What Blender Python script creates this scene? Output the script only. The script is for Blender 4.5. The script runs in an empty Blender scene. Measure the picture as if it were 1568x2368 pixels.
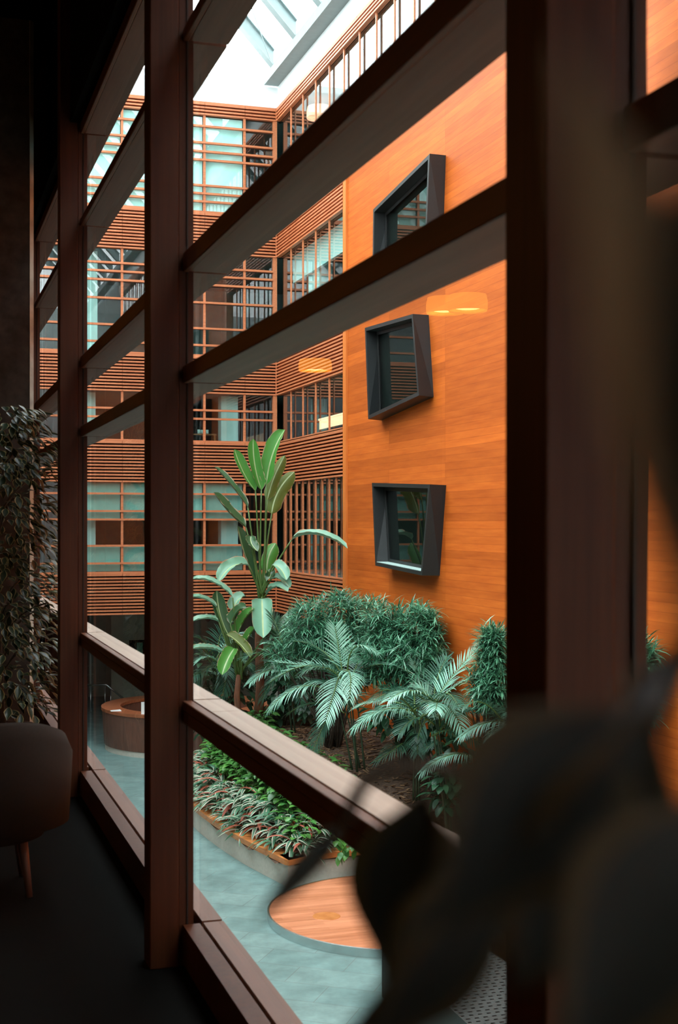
import bpy, math, random
from mathutils import Vector, Matrix
R = random.Random(7)
PI = math.pi
scene = bpy.context.scene
C = scene.collection

# ------------------------------------------------------------------ camera, sky, exposure
EYE = 5.9                      # eye height above the atrium floor
F_PX = 3100.0                  # focal length in pixels of the 1568 x 2368 frame
TH = math.atan(979.0 / F_PX)   # the view turns right of the window wall by this much
CT, ST = math.cos(TH), math.sin(TH)
cam_d = bpy.data.cameras.new('camera')
cam = bpy.data.objects.new('camera', cam_d); C.objects.link(cam)
cam.location = (0, 0, EYE)
cam.rotation_euler = (PI / 2, 0, -TH)
cam_d.sensor_fit = 'HORIZONTAL'
cam_d.sensor_width = 24.0
cam_d.lens = F_PX / 1568 * 24.0
cam_d.shift_y = 26.0 / 1568
cam_d.clip_start = 0.01
cam_d.clip_end = 300
cam_d.dof.use_dof = True
cam_d.dof.focus_distance = 21.0
cam_d.dof.aperture_fstop = 7.3
scene.camera = cam

world = bpy.data.worlds.new('sky'); scene.world = world
world.use_nodes = True
bg = world.node_tree.nodes['Background']
bg.inputs[0].default_value = (0.90, 0.98, 1.0, 1)
bg.inputs[1].default_value = 7.5
pl = bpy.data.lights.new('skylight_portal', 'AREA')
pl.shape = 'RECTANGLE'; pl.size = 16.0; pl.size_y = 41.0; pl.cycles.is_portal = True
plo = bpy.data.objects.new('skylight_portal', pl); C.objects.link(plo)
plo.location = (1.0, 14.6, 18.05)

scene.view_settings.view_transform = 'Standard'
scene.view_settings.look = 'None'
scene.view_settings.gamma = 1
scene.view_settings.exposure = 0.3
scene.view_settings.use_curve_mapping = False
scene.cycles.use_denoising = True
scene.cycles.max_bounces = 10
scene.cycles.transparent_max_bounces = 32
scene.cycles.sample_clamp_indirect = 8.0

def at(px, py, d):
    """the world point seen at pixel (px, py) at depth d"""
    r = (px - 784.0) / F_PX * d
    return Vector((d * ST + r * CT, d * CT - r * ST, EYE + (1210.0 - py) * d / F_PX))
def at_x(px, py, X):
    return at(px, py, F_PX * X / ((px + 195.0) * CT))

# ------------------------------------------------------------------ materials
def new_mat(name):
    m = bpy.data.materials.new(name); m.use_nodes = True
    nt = m.node_tree
    return m, nt, nt.nodes['Principled BSDF']
def N(nt, t, **kw):
    n = nt.nodes.new(t)
    for k, v in kw.items(): setattr(n, k, v)
    return n
def ramp(nt, stops):
    r = N(nt, 'ShaderNodeValToRGB')
    els = r.color_ramp.elements
    while len(els) < len(stops): els.new(0.5)
    for e, (p, c) in zip(els, stops):
        e.position = p; e.color = (*c, 1)
    return r
def mix(nt, a, b, fac, mode='MIX'):
    n = N(nt, 'ShaderNodeMix', data_type='RGBA', blend_type=mode)
    for sock, val in ((n.inputs[0], fac), (n.inputs[6], a), (n.inputs[7], b)):
        if hasattr(val, 'node'): nt.links.new(val, sock)
        elif isinstance(val, (int, float)): sock.default_value = val
        else: sock.default_value = (*val, 1)
    return n.outputs[2]

def plain(name, col, rough=0.6, metal=0.0, spec=0.5, noise=0.15, nscale=6.0, bump=0.0):
    m, nt, p = new_mat(name)
    tc = N(nt, 'ShaderNodeTexCoord')
    nz = N(nt, 'ShaderNodeTexNoise'); nz.inputs['Scale'].default_value = nscale; nz.inputs['Detail'].default_value = 6
    nt.links.new(tc.outputs['Object'], nz.inputs['Vector'])
    lo = tuple(c * (1 - noise) for c in col); hi = tuple(min(1, c * (1 + noise)) for c in col)
    r = ramp(nt, [(0.3, lo), (0.7, hi)])
    nt.links.new(nz.outputs['Fac'], r.inputs[0])
    nt.links.new(r.outputs[0], p.inputs['Base Color'])
    p.inputs['Roughness'].default_value = rough
    p.inputs['Metallic'].default_value = metal
    p.inputs['Specular IOR Level'].default_value = spec
    if bump:
        b = N(nt, 'ShaderNodeBump'); b.inputs['Strength'].default_value = bump
        nt.links.new(nz.outputs['Fac'], b.inputs['Height']); nt.links.new(b.outputs[0], p.inputs['Normal'])
    return m

def wood(name, dark, light, grain=(1, 30, 30), rough=0.45, planks=None, spec=0.4, off=0.0, row2=0.5, shift=0.0):
    """grain is the texture scale along x, y, z: small along the fibre"""
    m, nt, p = new_mat(name)
    tc = N(nt, 'ShaderNodeTexCoord')
    mp = N(nt, 'ShaderNodeMapping'); mp.inputs['Scale'].default_value = grain
    nt.links.new(tc.outputs['Object'], mp.inputs['Vector'])
    nz = N(nt, 'ShaderNodeTexNoise'); nz.inputs['Scale'].default_value = 1.0; nz.inputs['Detail'].default_value = 8
    nz.inputs['Roughness'].default_value = 0.62
    nt.links.new(mp.outputs[0], nz.inputs['Vector'])
    r = ramp(nt, [(0.32, dark), (0.68, light)])
    nt.links.new(nz.outputs['Fac'], r.inputs[0])
    col = r.outputs[0]
    if planks:
        # planks = (swizzle, plank length, row height, panel length)
        sw, pw, ph, panel = planks
        sx = N(nt, 'ShaderNodeSeparateXYZ'); cx = N(nt, 'ShaderNodeCombineXYZ')
        nt.links.new(tc.outputs['Object'], sx.inputs[0])
        ad = N(nt, 'ShaderNodeMath', operation='ADD'); ad.inputs[1].default_value = shift; nt.links.new(sx.outputs[sw[0]], ad.inputs[0]); nt.links.new(ad.outputs[0], cx.inputs[0]); nt.links.new(sx.outputs[sw[1]], cx.inputs[1])
        b = N(nt, 'ShaderNodeTexBrick'); b.offset = off; b.offset_frequency = 2
        b.inputs['Scale'].default_value = 1.0; b.inputs['Brick Width'].default_value = pw; b.inputs['Row Height'].default_value = ph
        b.inputs['Mortar Size'].default_value = 0.0
        b.inputs['Color1'].default_value = (0.80, 0.76, 0.70, 1); b.inputs['Color2'].default_value = (1.1, 1.12, 1.15, 1)
        nt.links.new(cx.outputs[0], b.inputs['Vector'])
        col = mix(nt, col, b.outputs['Color'], 1.0, 'MULTIPLY')
        b2 = N(nt, 'ShaderNodeTexBrick'); b2.offset = 0.0
        b2.inputs['Scale'].default_value = 1.0; b2.inputs['Brick Width'].default_value = panel; b2.inputs['Row Height'].default_value = ph * row2
        b2.inputs['Mortar Size'].default_value = 0.006; b2.inputs['Mortar Smooth'].default_value = 0.3
        b2.inputs['Color1'].default_value = (1, 1, 1, 1); b2.inputs['Color2'].default_value = (0.9, 0.9, 0.9, 1); b2.inputs['Mortar'].default_value = (0.76, 0.70, 0.66, 1)
        nt.links.new(cx.outputs[0], b2.inputs['Vector'])
        col = mix(nt, col, b2.outputs['Color'], 1.0, 'MULTIPLY')
    nt.links.new(col, p.inputs['Base Color'])
    p.inputs['Roughness'].default_value = rough
    p.inputs['Specular IOR Level'].default_value = spec
    bm = N(nt, 'ShaderNodeBump'); bm.inputs['Strength'].default_value = 0.06
    nt.links.new(nz.outputs['Fac'], bm.inputs['Height']); nt.links.new(bm.outputs[0], p.inputs['Normal'])
    return m

def glass(name, tint=(0.9, 0.97, 0.96), ior=1.5, boost=1.0):
    m = bpy.data.materials.new(name); m.use_nodes = True
    nt = m.node_tree; nt.nodes.clear()
    out = N(nt, 'ShaderNodeOutputMaterial')
    tr = N(nt, 'ShaderNodeBsdfTransparent'); tr.inputs[0].default_value = (*tint, 1)
    gl = N(nt, 'ShaderNodeBsdfGlossy'); gl.inputs['Roughness'].default_value = 0.0
    gl.inputs['Color'].default_value = (1, 1, 1, 1)
    fr = N(nt, 'ShaderNodeFresnel'); fr.inputs['IOR'].default_value = ior
    geo = N(nt, 'ShaderNodeNewGeometry')
    inv = N(nt, 'ShaderNodeMath', operation='SUBTRACT'); inv.inputs[0].default_value = 1.0
    nt.links.new(geo.outputs['Backfacing'], inv.inputs[1])
    mu = N(nt, 'ShaderNodeMath', operation='MULTIPLY'); nt.links.new(fr.outputs[0], mu.inputs[0]); nt.links.new(inv.outputs[0], mu.inputs[1])
    m2 = N(nt, 'ShaderNodeMath', operation='MULTIPLY'); m2.use_clamp = True; m2.inputs[1].default_value = boost
    nt.links.new(mu.outputs[0], m2.inputs[0])
    mx = N(nt, 'ShaderNodeMixShader')
    nt.links.new(m2.outputs[0], mx.inputs[0]); nt.links.new(tr.outputs[0], mx.inputs[1]); nt.links.new(gl.outputs[0], mx.inputs[2])
    nt.links.new(mx.outputs[0], out.inputs[0])
    return m

def leafmat(name, c1, c2, rough=0.4, trans=0.25, spec=0.5, stripes=0.0):
    m, nt, p = new_mat(name)
    geo = N(nt, 'ShaderNodeNewGeometry')
    r = ramp(nt, [(0.0, c1), (1.0, c2)])
    nt.links.new(geo.outputs['Random Per Island'], r.inputs[0])
    col = r.outputs[0]
    nt.links.new(col, p.inputs['Base Color'])
    p.inputs['Roughness'].default_value = rough
    p.inputs['Specular IOR Level'].default_value = spec
    tl = N(nt, 'ShaderNodeBsdfTranslucent'); nt.links.new(col, tl.inputs[0])
    mx = N(nt, 'ShaderNodeMixShader'); mx.inputs[0].default_value = trans
    nt.links.new(p.outputs[0], mx.inputs[1]); nt.links.new(tl.outputs[0], mx.inputs[2])
    nt.links.new(mx.outputs[0], nt.nodes['Material Output'].inputs[0])
    if stripes:
        tc = N(nt, 'ShaderNodeTexCoord'); w = N(nt, 'ShaderNodeTexNoise'); w.inputs['Scale'].default_value = stripes
        nt.links.new(tc.outputs['Object'], w.inputs['Vector'])
        b = N(nt, 'ShaderNodeBump'); b.inputs['Strength'].default_value = 0.25
        nt.links.new(w.outputs['Fac'], b.inputs['Height']); nt.links.new(b.outputs[0], p.inputs['Normal'])
    return m

def emit(name, col, s):
    m, nt, p = new_mat(name)
    p.inputs['Base Color'].default_value = (*[min(1, c) for c in col], 1)
    p.inputs['Emission Color'].default_value = (*col, 1)
    p.inputs['Emission Strength'].default_value = s
    return m

M = {}
M['panel_wood'] = wood('orange_panel_wood', (0.44, 0.084, 0.008), (0.58, 0.127, 0.014), (30, 0.9, 11), 0.6, ((1, 2), 3.1, 0.27, 3.1), spec=0.2, shift=-1.5)
M['slat_x'] = wood('slat_wood_x', (0.42, 0.115, 0.042), (0.62, 0.215, 0.09), (1.5, 40, 40), 0.45)
M['slat_y'] = wood('slat_wood_y', (0.42, 0.115, 0.042), (0.62, 0.215, 0.09), (40, 1.5, 40), 0.45)
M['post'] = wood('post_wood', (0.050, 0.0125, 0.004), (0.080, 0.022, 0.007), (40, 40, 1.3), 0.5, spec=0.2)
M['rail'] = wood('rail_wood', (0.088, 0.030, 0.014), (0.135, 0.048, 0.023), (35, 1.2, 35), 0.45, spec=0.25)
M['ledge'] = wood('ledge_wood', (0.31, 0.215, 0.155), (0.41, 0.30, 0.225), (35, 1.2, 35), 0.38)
M['desk'] = wood('desk_wood', (0.10, 0.045, 0.03), (0.17, 0.075, 0.05), (20, 20, 3), 0.4)
M['counter'] = wood('counter_wood', (0.26, 0.075, 0.03), (0.38, 0.12, 0.05), (6, 6, 6), 0.35)
M['cap'] = wood('cap_wood', (0.44, 0.14, 0.035), (0.62, 0.24, 0.07), (8, 8, 20), 0.35)
M['deck'] = wood('deck_wood', (0.52, 0.185, 0.085), (0.74, 0.30, 0.15), (1.2, 12, 30), 0.4, ((0, 1), 1.3, 0.13, 40.0), off=0.4, row2=1.0)
M['darkback'] = plain('dark_backing', (0.02, 0.012, 0.008), 0.8)
M['dark_frame'] = plain('dark_metal_frame', (0.010, 0.012, 0.0125), 0.5, 0.0, 0.5, 0.25, 60)
M['glass'] = glass('clear_glass', (0.985, 0.995, 0.995), 1.5, 0.45)
M['window_glass'] = glass('coated_window_glass', (0.83, 0.975, 0.955), 1.7, 1.3)
M['glass_dark'] = glass('tinted_glass', (0.55, 0.68, 0.66), 1.5, 0.7)
M['white'] = plain('white_plaster', (0.78, 0.82, 0.82), 0.7, noise=0.04)
M['blind'] = plain('white_blind', (0.88, 0.92, 0.92), 0.8, noise=0.03)
M['frost'] = plain('frosted_teal_panel', (0.34, 0.46, 0.43), 0.6, noise=0.06)
M['room'] = plain('room_plaster', (0.14, 0.17, 0.165), 0.8, noise=0.1)
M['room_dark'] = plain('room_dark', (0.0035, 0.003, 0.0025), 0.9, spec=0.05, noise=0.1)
M['steel_white'] = plain('painted_steel', (0.20, 0.26, 0.26), 0.5, noise=0.05)
M['steel_grey'] = plain('grey_painted_beam', (0.20, 0.25, 0.25), 0.6, noise=0.06)
M['chrome'] = plain('brushed_steel', (0.62, 0.66, 0.66), 0.25, 1.0, noise=0.04)
M['concrete'] = plain('rough_concrete', (0.055, 0.042, 0.034), 0.9, spec=0.1, noise=0.35, nscale=14, bump=0.5)
M['lobby'] = plain('lobby_plaster', (0.34, 0.35, 0.28), 0.7, noise=0.12, nscale=3)
M['planter'] = plain('planter_render', (0.54, 0.51, 0.44), 0.7, noise=0.08, nscale=20)
M['soil'] = plain('bark_soil', (0.085, 0.05, 0.032), 0.95, noise=0.5, nscale=25, bump=0.6)
M['chips'] = leafmat('wood_chips', (0.10, 0.055, 0.03), (0.30, 0.18, 0.10), 0.9, 0.0, 0.2)
M['lit_edge'] = plain('lit_edge_tone', (0.42, 0.42, 0.36), 0.7, noise=0.3, nscale=9)  # pale tone standing for window light on the column edge
M['upholstery'] = plain('taupe_upholstery', (0.036, 0.030, 0.026), 0.9, spec=0.1, noise=0.06, nscale=80)
M['black'] = plain('black_metal', (0.012, 0.012, 0.012), 0.5)
M['pot'] = plain('clay_pot', (0.10, 0.06, 0.045), 0.7)
M['sign_green'] = plain('green_sign', (0.03, 0.22, 0.14), 0.5)
M['paper'] = plain('paper', (0.8, 0.82, 0.8), 0.7, noise=0.02)
M['trunk'] = wood('banana_trunk', (0.09, 0.035, 0.02), (0.24, 0.09, 0.045), (18, 18, 3), 0.8)
M['stem'] = plain('green_stem', (0.07, 0.13, 0.03), 0.5)
M['palm_stem'] = plain('palm_stem', (0.02, 0.045, 0.02), 0.5)
M['bark'] = plain('dark_bark', (0.06, 0.045, 0.03), 0.9, noise=0.3, nscale=20)
M['banana'] = leafmat('banana_leaf', (0.05, 0.20, 0.035), (0.09, 0.30, 0.05), 0.36, 0.22, 0.5, 25)
M['banana_dark'] = leafmat('banana_leaf_dark', (0.03, 0.085, 0.04), (0.05, 0.13, 0.045), 0.33, 0.15, 0.6, 25)
M['banana_olive'] = leafmat('banana_leaf_olive', (0.12, 0.17, 0.035), (0.17, 0.22, 0.05), 0.45, 0.35, 0.4, 25)
M['banana_pale'] = leafmat('banana_leaf_pale', (0.13, 0.31, 0.20), (0.20, 0.40, 0.28), 0.34, 0.12, 0.6, 25)
M['rib'] = plain('pale_midrib', (0.34, 0.42, 0.20), 0.5)
M['dry'] = plain('dry_leaf_edge', (0.42, 0.30, 0.19), 0.8)
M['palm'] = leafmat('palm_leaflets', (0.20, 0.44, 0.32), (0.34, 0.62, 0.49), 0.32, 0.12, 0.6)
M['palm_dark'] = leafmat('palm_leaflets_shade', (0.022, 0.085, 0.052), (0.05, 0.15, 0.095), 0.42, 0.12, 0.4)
M['bush'] = leafmat('lance_leaves', (0.016, 0.085, 0.042), (0.15, 0.42, 0.25), 0.34, 0.12, 0.6)
M['under'] = leafmat('undergrowth_leaves', (0.015, 0.06, 0.03), (0.05, 0.16, 0.075), 0.36, 0.12, 0.5)
M['gcover'] = leafmat('groundcover_leaves', (0.03, 0.15, 0.035), (0.12, 0.36, 0.06), 0.35, 0.2, 0.6)
M['strap'] = leafmat('strap_leaf_green', (0.03, 0.13, 0.07), (0.08, 0.24, 0.12), 0.38, 0.15, 0.5)
M['strap_edge'] = leafmat('strap_leaf_cream', (0.55, 0.55, 0.42), (0.80, 0.72, 0.60), 0.45, 0.2, 0.4)
M['strap_red'] = leafmat('strap_leaf_red', (0.30, 0.05, 0.03), (0.50, 0.14, 0.08), 0.45, 0.2, 0.4)
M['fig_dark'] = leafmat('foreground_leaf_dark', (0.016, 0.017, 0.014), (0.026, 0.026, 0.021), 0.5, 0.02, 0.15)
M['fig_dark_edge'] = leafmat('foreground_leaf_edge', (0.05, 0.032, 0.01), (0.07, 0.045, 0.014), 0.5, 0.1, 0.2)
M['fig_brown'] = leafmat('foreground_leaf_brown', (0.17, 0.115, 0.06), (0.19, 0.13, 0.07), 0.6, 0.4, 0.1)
M['ficus'] = leafmat('variegated_leaf_green', (0.016, 0.03, 0.016), (0.035, 0.055, 0.028), 0.36, 0.05, 0.5)
M['ficus_edge'] = leafmat('variegated_leaf_cream', (0.30, 0.26, 0.11), (0.42, 0.36, 0.18), 0.45, 0.15, 0.4)
M['lamp_orange'] = emit('amber_shade', (1.0, 0.30, 0.03), 4.2)
M['lamp_warm'] = emit('warm_diffuser', (1.0, 0.60, 0.20), 17.0)
M['lamp_pink'] = emit('pink_shade', (1.0, 0.42, 0.30), 1.6)
M['lamp_copper'] = emit('copper_glow', (1.0, 0.55, 0.34), 1.6)

def stone():
    m, nt, p = new_mat('teal_stone_floor')
    tc = N(nt, 'ShaderNodeTexCoord')
    mp = N(nt, 'ShaderNodeMapping'); mp.inputs['Rotation'].default_value = (0, 0, 0.62)
    nt.links.new(tc.outputs['Object'], mp.inputs['Vector'])
    b = N(nt, 'ShaderNodeTexBrick'); b.offset = 0.5
    b.inputs['Scale'].default_value = 1.0; b.inputs['Brick Width'].default_value = 1.2; b.inputs['Row Height'].default_value = 0.6
    b.inputs['Mortar Size'].default_value = 0.006
    b.inputs['Color1'].default_value = (0.15, 0.255, 0.245, 1); b.inputs['Color2'].default_value = (0.195, 0.305, 0.29, 1); b.inputs['Mortar'].default_value = (0.13, 0.175, 0.165, 1)
    nt.links.new(mp.outputs[0], b.inputs['Vector'])
    nz = N(nt, 'ShaderNodeTexNoise'); nz.inputs['Scale'].default_value = 2.2; nz.inputs['Detail'].default_value = 9; nz.inputs['Roughness'].default_value = 0.7
    nt.links.new(tc.outputs['Object'], nz.inputs['Vector'])
    r = ramp(nt, [(0.3, (0.62, 0.64, 0.64)), (0.7, (1.25, 1.25, 1.25))])
    nt.links.new(nz.outputs['Fac'], r.inputs[0])
    nt.links.new(mix(nt, b.outputs['Color'], r.outputs[0], 1.0, 'MULTIPLY'), p.inputs['Base Color'])
    p.inputs['Roughness'].default_value = 0.45
    return m
M['stone'] = stone()

# ------------------------------------------------------------------ helpers
class MB:
    """collects shapes and links them as ONE mesh object"""
    def __init__(s): s.v = []; s.f = []; s.m = []; s.uv = None
    def add(s, vs, fs, m=0):
        o = len(s.v); s.v += [tuple(p) for p in vs]
        for f in fs: s.f.append([i + o for i in f]); s.m.append(m)
        return s
    def box(s, x0, x1, y0, y1, z0, z1, m=0):
        vs = [(x0, y0, z0), (x1, y0, z0), (x1, y1, z0), (x0, y1, z0), (x0, y0, z1), (x1, y0, z1), (x1, y1, z1), (x0, y1, z1)]
        return s.add(vs, [(0, 3, 2, 1), (4, 5, 6, 7), (0, 1, 5, 4), (1, 2, 6, 5), (2, 3, 7, 6), (3, 0, 4, 7)], m)
    def hexa(s, p, m=0):
        """eight corners, bottom ring then top ring"""
        return s.add(p, [(0, 3, 2, 1), (4, 5, 6, 7), (0, 1, 5, 4), (1, 2, 6, 5), (2, 3, 7, 6), (3, 0, 4, 7)], m)
    def tube(s, pts, rad, n=8, m=0, cap=True):
        pts = [Vector(p) for p in pts]
        if not hasattr(rad, '__len__'): rad = [rad] * len(pts)
        rings = []; ref = None
        for i, p in enumerate(pts):
            t = (pts[min(i + 1, len(pts) - 1)] - pts[max(i - 1, 0)]).normalized()
            if ref is None: ref = Vector((0, 0, 1)) if abs(t.z) < 0.9 else Vector((1, 0, 0))
            a = (ref - t * ref.dot(t)).normalized(); b = t.cross(a); ref = a
            rings.append([p + (a * math.cos(2 * PI * k / n) + b * math.sin(2 * PI * k / n)) * rad[i] for k in range(n)])
        vs = [q for r in rings for q in r]; fs = []
        for i in range(len(pts) - 1):
            for k in range(n):
                fs.append((i * n + k, i * n + (k + 1) % n, (i + 1) * n + (k + 1) % n, (i + 1) * n + k))
        if cap: fs.append(tuple(range(n))[::-1]); fs.append(tuple((len(pts) - 1) * n + k for k in range(n)))
        return s.add(vs, fs, m)
    def lathe(s, prof, c=(0, 0, 0), n=40, m=0, closed=False):
        """profile of (radius, z); closed joins the last ring to the first"""
        vs = []; fs = []; L = len(prof)
        for r, z in prof:
            for k in range(n):
                a = 2 * PI * k / n; vs.append((c[0] + r * math.cos(a), c[1] + r * math.sin(a), c[2] + z))
        for i in range(L if closed else L - 1):
            j = (i + 1) % L
            for k in range(n):
                fs.append((i * n + k, i * n + (k + 1) % n, j * n + (k + 1) % n, j * n + k))
        return s.add(vs, fs, m)
    def build(s, name, mats, parent=None, smooth=False, bevel=0.0):
        me = bpy.data.meshes.new(name)
        off = Vector(parent.matrix_world.translation) if parent else Vector((0, 0, 0))
        if parent: off = world_loc(parent)
        me.from_pydata([tuple(Vector(p) - off) for p in s.v], [], s.f)
        if not isinstance(mats, (list, tuple)): mats = [mats]
        for m in mats: me.materials.append(m)
        for p, mi in zip(me.polygons, s.m):
            p.material_index = mi; p.use_smooth = smooth
        me.update()
        o = bpy.data.objects.new(name, me); C.objects.link(o)
        if parent: o.parent = parent
        if bevel:
            b = o.modifiers.new('bevel', 'BEVEL'); b.width = bevel; b.segments = 2; b.limit_method = 'ANGLE'
        return o
def world_loc(o):
    p = Vector(o.location)
    while o.parent: o = o.parent; p += Vector(o.location)
    return p
def tag(o, label, cat, group=None, kind=None):
    o['label'] = label; o['category'] = cat
    if group: o['group'] = group
    if kind: o['kind'] = kind
    return o
def thing(name, label, cat, loc=(0, 0, 0), group=None):
    o = bpy.data.objects.new(name, None); C.objects.link(o); o.location = loc
    o.empty_display_size = 0.1
    return tag(o, label, cat, group)
def struct_empty(name, loc=(0, 0, 0)):
    o = bpy.data.objects.new(name, None); C.objects.link(o); o.location = loc; o['kind'] = 'structure'
    return o
def struct(name, mb, mat, parent=None, **kw):
    o = mb.build(name, mat, parent, **kw)
    if not parent: o['kind'] = 'structure'
    return o
def B(*a): return MB().box(*a)
def bez(a, c, b, n):
    a, b, c = Vector(a), Vector(b), Vector(c)
    return [a * (1 - t) ** 2 + c * 2 * t * (1 - t) + b * t * t for t in [i / n for i in range(n + 1)]]

# ------------------------------------------------------------------ the setting: atrium shell
YA, XB = 35.3, 9.4             # far facade plane, right facade plane
struct('floor_atrium', B(-1.0, 9.7, -6.2, 46.2, -0.3, 0.0), M['stone'])
struct('wall_right', B(XB, XB + 0.35, -6.0, 29.1, 0.0, 14.2), M['panel_wood'])
struct('trim_1', B(XB - 0.05, XB + 0.3, 29.1, 29.32, 0.0, 14.2), wood('trim_wood', (0.52, 0.13, 0.02), (0.66, 0.19, 0.035), (30, 30, 2), 0.45))
struct('wall_near', B(-7.3, 14.3, -6.3, -6.0, 0.0, 18.0), M['white'])
struct('wall_left', B(-7.3, -7.0, -6.0, 46.0, 4.0, 18.0), M['white'])
struct('wall_below_window', B(0.80, 1.0, -6.0, 41.0, 0.0, 4.15), M['white'])
struct('wall_office_back', B(-7.0, 14.3, 41.0, 41.3, 3.5, 18.0), M['room'])
struct('wall_office_side', B(14.0, 14.3, -6.0, 46.0, 0.0, 18.0), M['room'])
struct('wall_lobby_back', B(-7.0, 14.0, 46.0, 46.3, 0.0, 3.5), M['lobby'])
struct('wall_lobby_partition', B(5.9, 9.4, 42.6, 42.8, 0.0, 3.5), M['lobby'])
struct('wall_lobby_left', B(0.8, 1.0, 41.0, 46.0, 0.0, 3.5), M['lobby'])
struct('wall_lobby_right', B(9.5, 9.7, 35.5, 46.0, 0.0, 3.5), M['lobby'])
struct('wall_ground_right', B(XB + 0.05, XB + 0.3, 29.3, 35.5, 0.0, 4.6), M['darkback'])
# office slabs behind the slatted bands
BANDS = [(16.82, 17.17), (13.12, 14.22), (9.37, 10.38), (6.98, 8.08), (3.50, 4.60)]   # bottom, top
for i, (b, t) in enumerate(BANDS):
    struct('floor_slab_%d' % (i + 1), B(-1.0, 14.0, YA + 0.16, 46.0 if i == 4 else 41.0, b + 0.02, t - 0.02), M['room'])
    y0 = 6.0 if i < 2 else 29.3
    struct('floor_slab_side_%d' % (i + 1), B(XB + 0.16, 14.0, y0, YA + 0.16, b + 0.02 if i != 1 else 14.0, t - 0.02), M['room'])
struct('wall_office_end', B(XB + 0.16, 14.0, 28.9, 29.15, 3.5, 14.2), M['room'])
struct('wall_top_floor_end', B(XB + 0.1, 14.0, 5.8, 6.0, 14.2, 17.2), M['room'])

def slats(mb, lo, hi, a0, a1, axis, joints):
    n = max(2, round((hi - lo) / 0.0835)); p = (hi - lo) / n
    js = [a0] + [j for j in sorted(joints) if a0 < j < a1] + [a1]
    for k in range(n):
        z0 = lo + k * p; z1 = z0 + p * 0.5
        if k == n - 1: z1 = hi
        for s0, s1 in zip(js[:-1], js[1:]):
            if axis == 'x': mb.box(s0 + .004, s1 - .004, YA - 0.06, YA + 0.05, z0, z1)
            else: mb.box(XB - 0.06, XB + 0.05, s0 + .004, s1 - .004, z0, z1)
A_MULL = [8.47 - 1.1 * k for k in range(8)]
B_MULL = [33.95 - 1.14 * k for k in range(25)]
wall_far = struct_empty('wall_far', (0, YA, 0))
wall_right_facade = struct_empty('wall_right_facade', (XB, 29.3, 0))
for i, (b, t) in enumerate(BANDS):
    mb = MB(); slats(mb, b, t, 0.9, XB - 0.06, 'x', A_MULL); mb.build('slat_band', M['slat_x'], wall_far)
    B(0.9, XB, YA + 0.06, YA + 0.12, b, t).build('backing', M['darkback'], wall_far)
    y0 = 6.0 if i == 0 else 29.32
    mb = MB(); slats(mb, b, t, y0, YA - 0.06, 'y', B_MULL); mb.build('slat_band', M['slat_y'], wall_right_facade)
    B(XB + 0.06, XB + 0.12, y0, YA + 0.12, b, t).build('backing', M['darkback'], wall_right_facade)
    B(XB - 0.075, XB - 0.05, YA - 0.075, YA - 0.05, b, t).build('corner_bead', M['slat_y'], wall_far)
B(XB - 0.02, XB + 0.1, 6.0, 29.32, 14.2, 14.27).build('coping', M['slat_y'], wall_right_facade)

# window strips: (glass bottom, glass top, transom heights)
STRIPS = [(14.22, 16.82, [16.52, 16.08, 15.845, 15.62, 14.935, 14.72, 14.505]),
          (10.38, 13.12, [12.73, 12.51, 12.28, 11.80, 11.11, 10.66]),
          (8.08, 9.37, [8.92, 8.69]),
          (4.60, 6.98, [6.68, 6.22, 6.0, 5.31, 4.85])]
wn = 0
for i, (b, t, tr) in enumerate(STRIPS):
    wn += 1
    w = struct_empty('window_%d' % wn, (XB, YA, b))
    for k, z in enumerate(tr): B(0.9, XB - 0.12, YA - 0.05, YA + 0.05, z - 0.026, z + 0.026).build('transom', M['slat_x'], w)
    for x in A_MULL:
        if x > 1: B(x - 0.03, x + 0.03, YA - 0.02, YA + 0.05, b, t).build('mullion', M['slat_x'], w)
    B(0.9, XB - 0.1, YA - 0.05, YA + 0.05, b - 0.02, b + 0.03).build('window_sill', M['slat_x'], w)
    B(XB - 0.14, XB - 0.03, YA - 0.04, YA + 0.07, b, t).build('corner_post', M['slat_y'], w)
    xs = [XB - 0.08] + [x for x in A_MULL if x > 1] + [0.9]
    for x1, x0 in zip(xs[:-1], xs[1:]):
        B(x0, x1, YA + 0.06, YA + 0.075, b, t).build('pane', M['window_glass'], w)
    wn += 1
    w = struct_empty('window_%d' % wn, (XB, YA - 1, b))
    ys = [y for y in B_MULL if y > (6.5 if i == 0 else 29.4)]
    if i == 3: ys = sorted(ys + [y - 0.57 for y in ys if y - 0.57 > 29.4] + [34.52])
    for y in ys: B(XB - 0.012, XB + 0.02, y - 0.03, y + 0.03, b, t).build('mullion', M['slat_y'], w)
    B(XB - 0.06, XB + 0.06, 6.0 if i == 0 else 29.32, YA - 0.06, b - 0.02, b + 0.03).build('window_sill', M['slat_y'], w)
    ys = [YA - 0.05] + sorted(ys, reverse=True) + [6.0 if i == 0 else 29.32]
    for y1, y0 in zip(ys[:-1], ys[1:]):
        B(XB + 0.06, XB + 0.075, y0, y1, b, t).build('pane', M['window_glass'], w)

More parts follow.
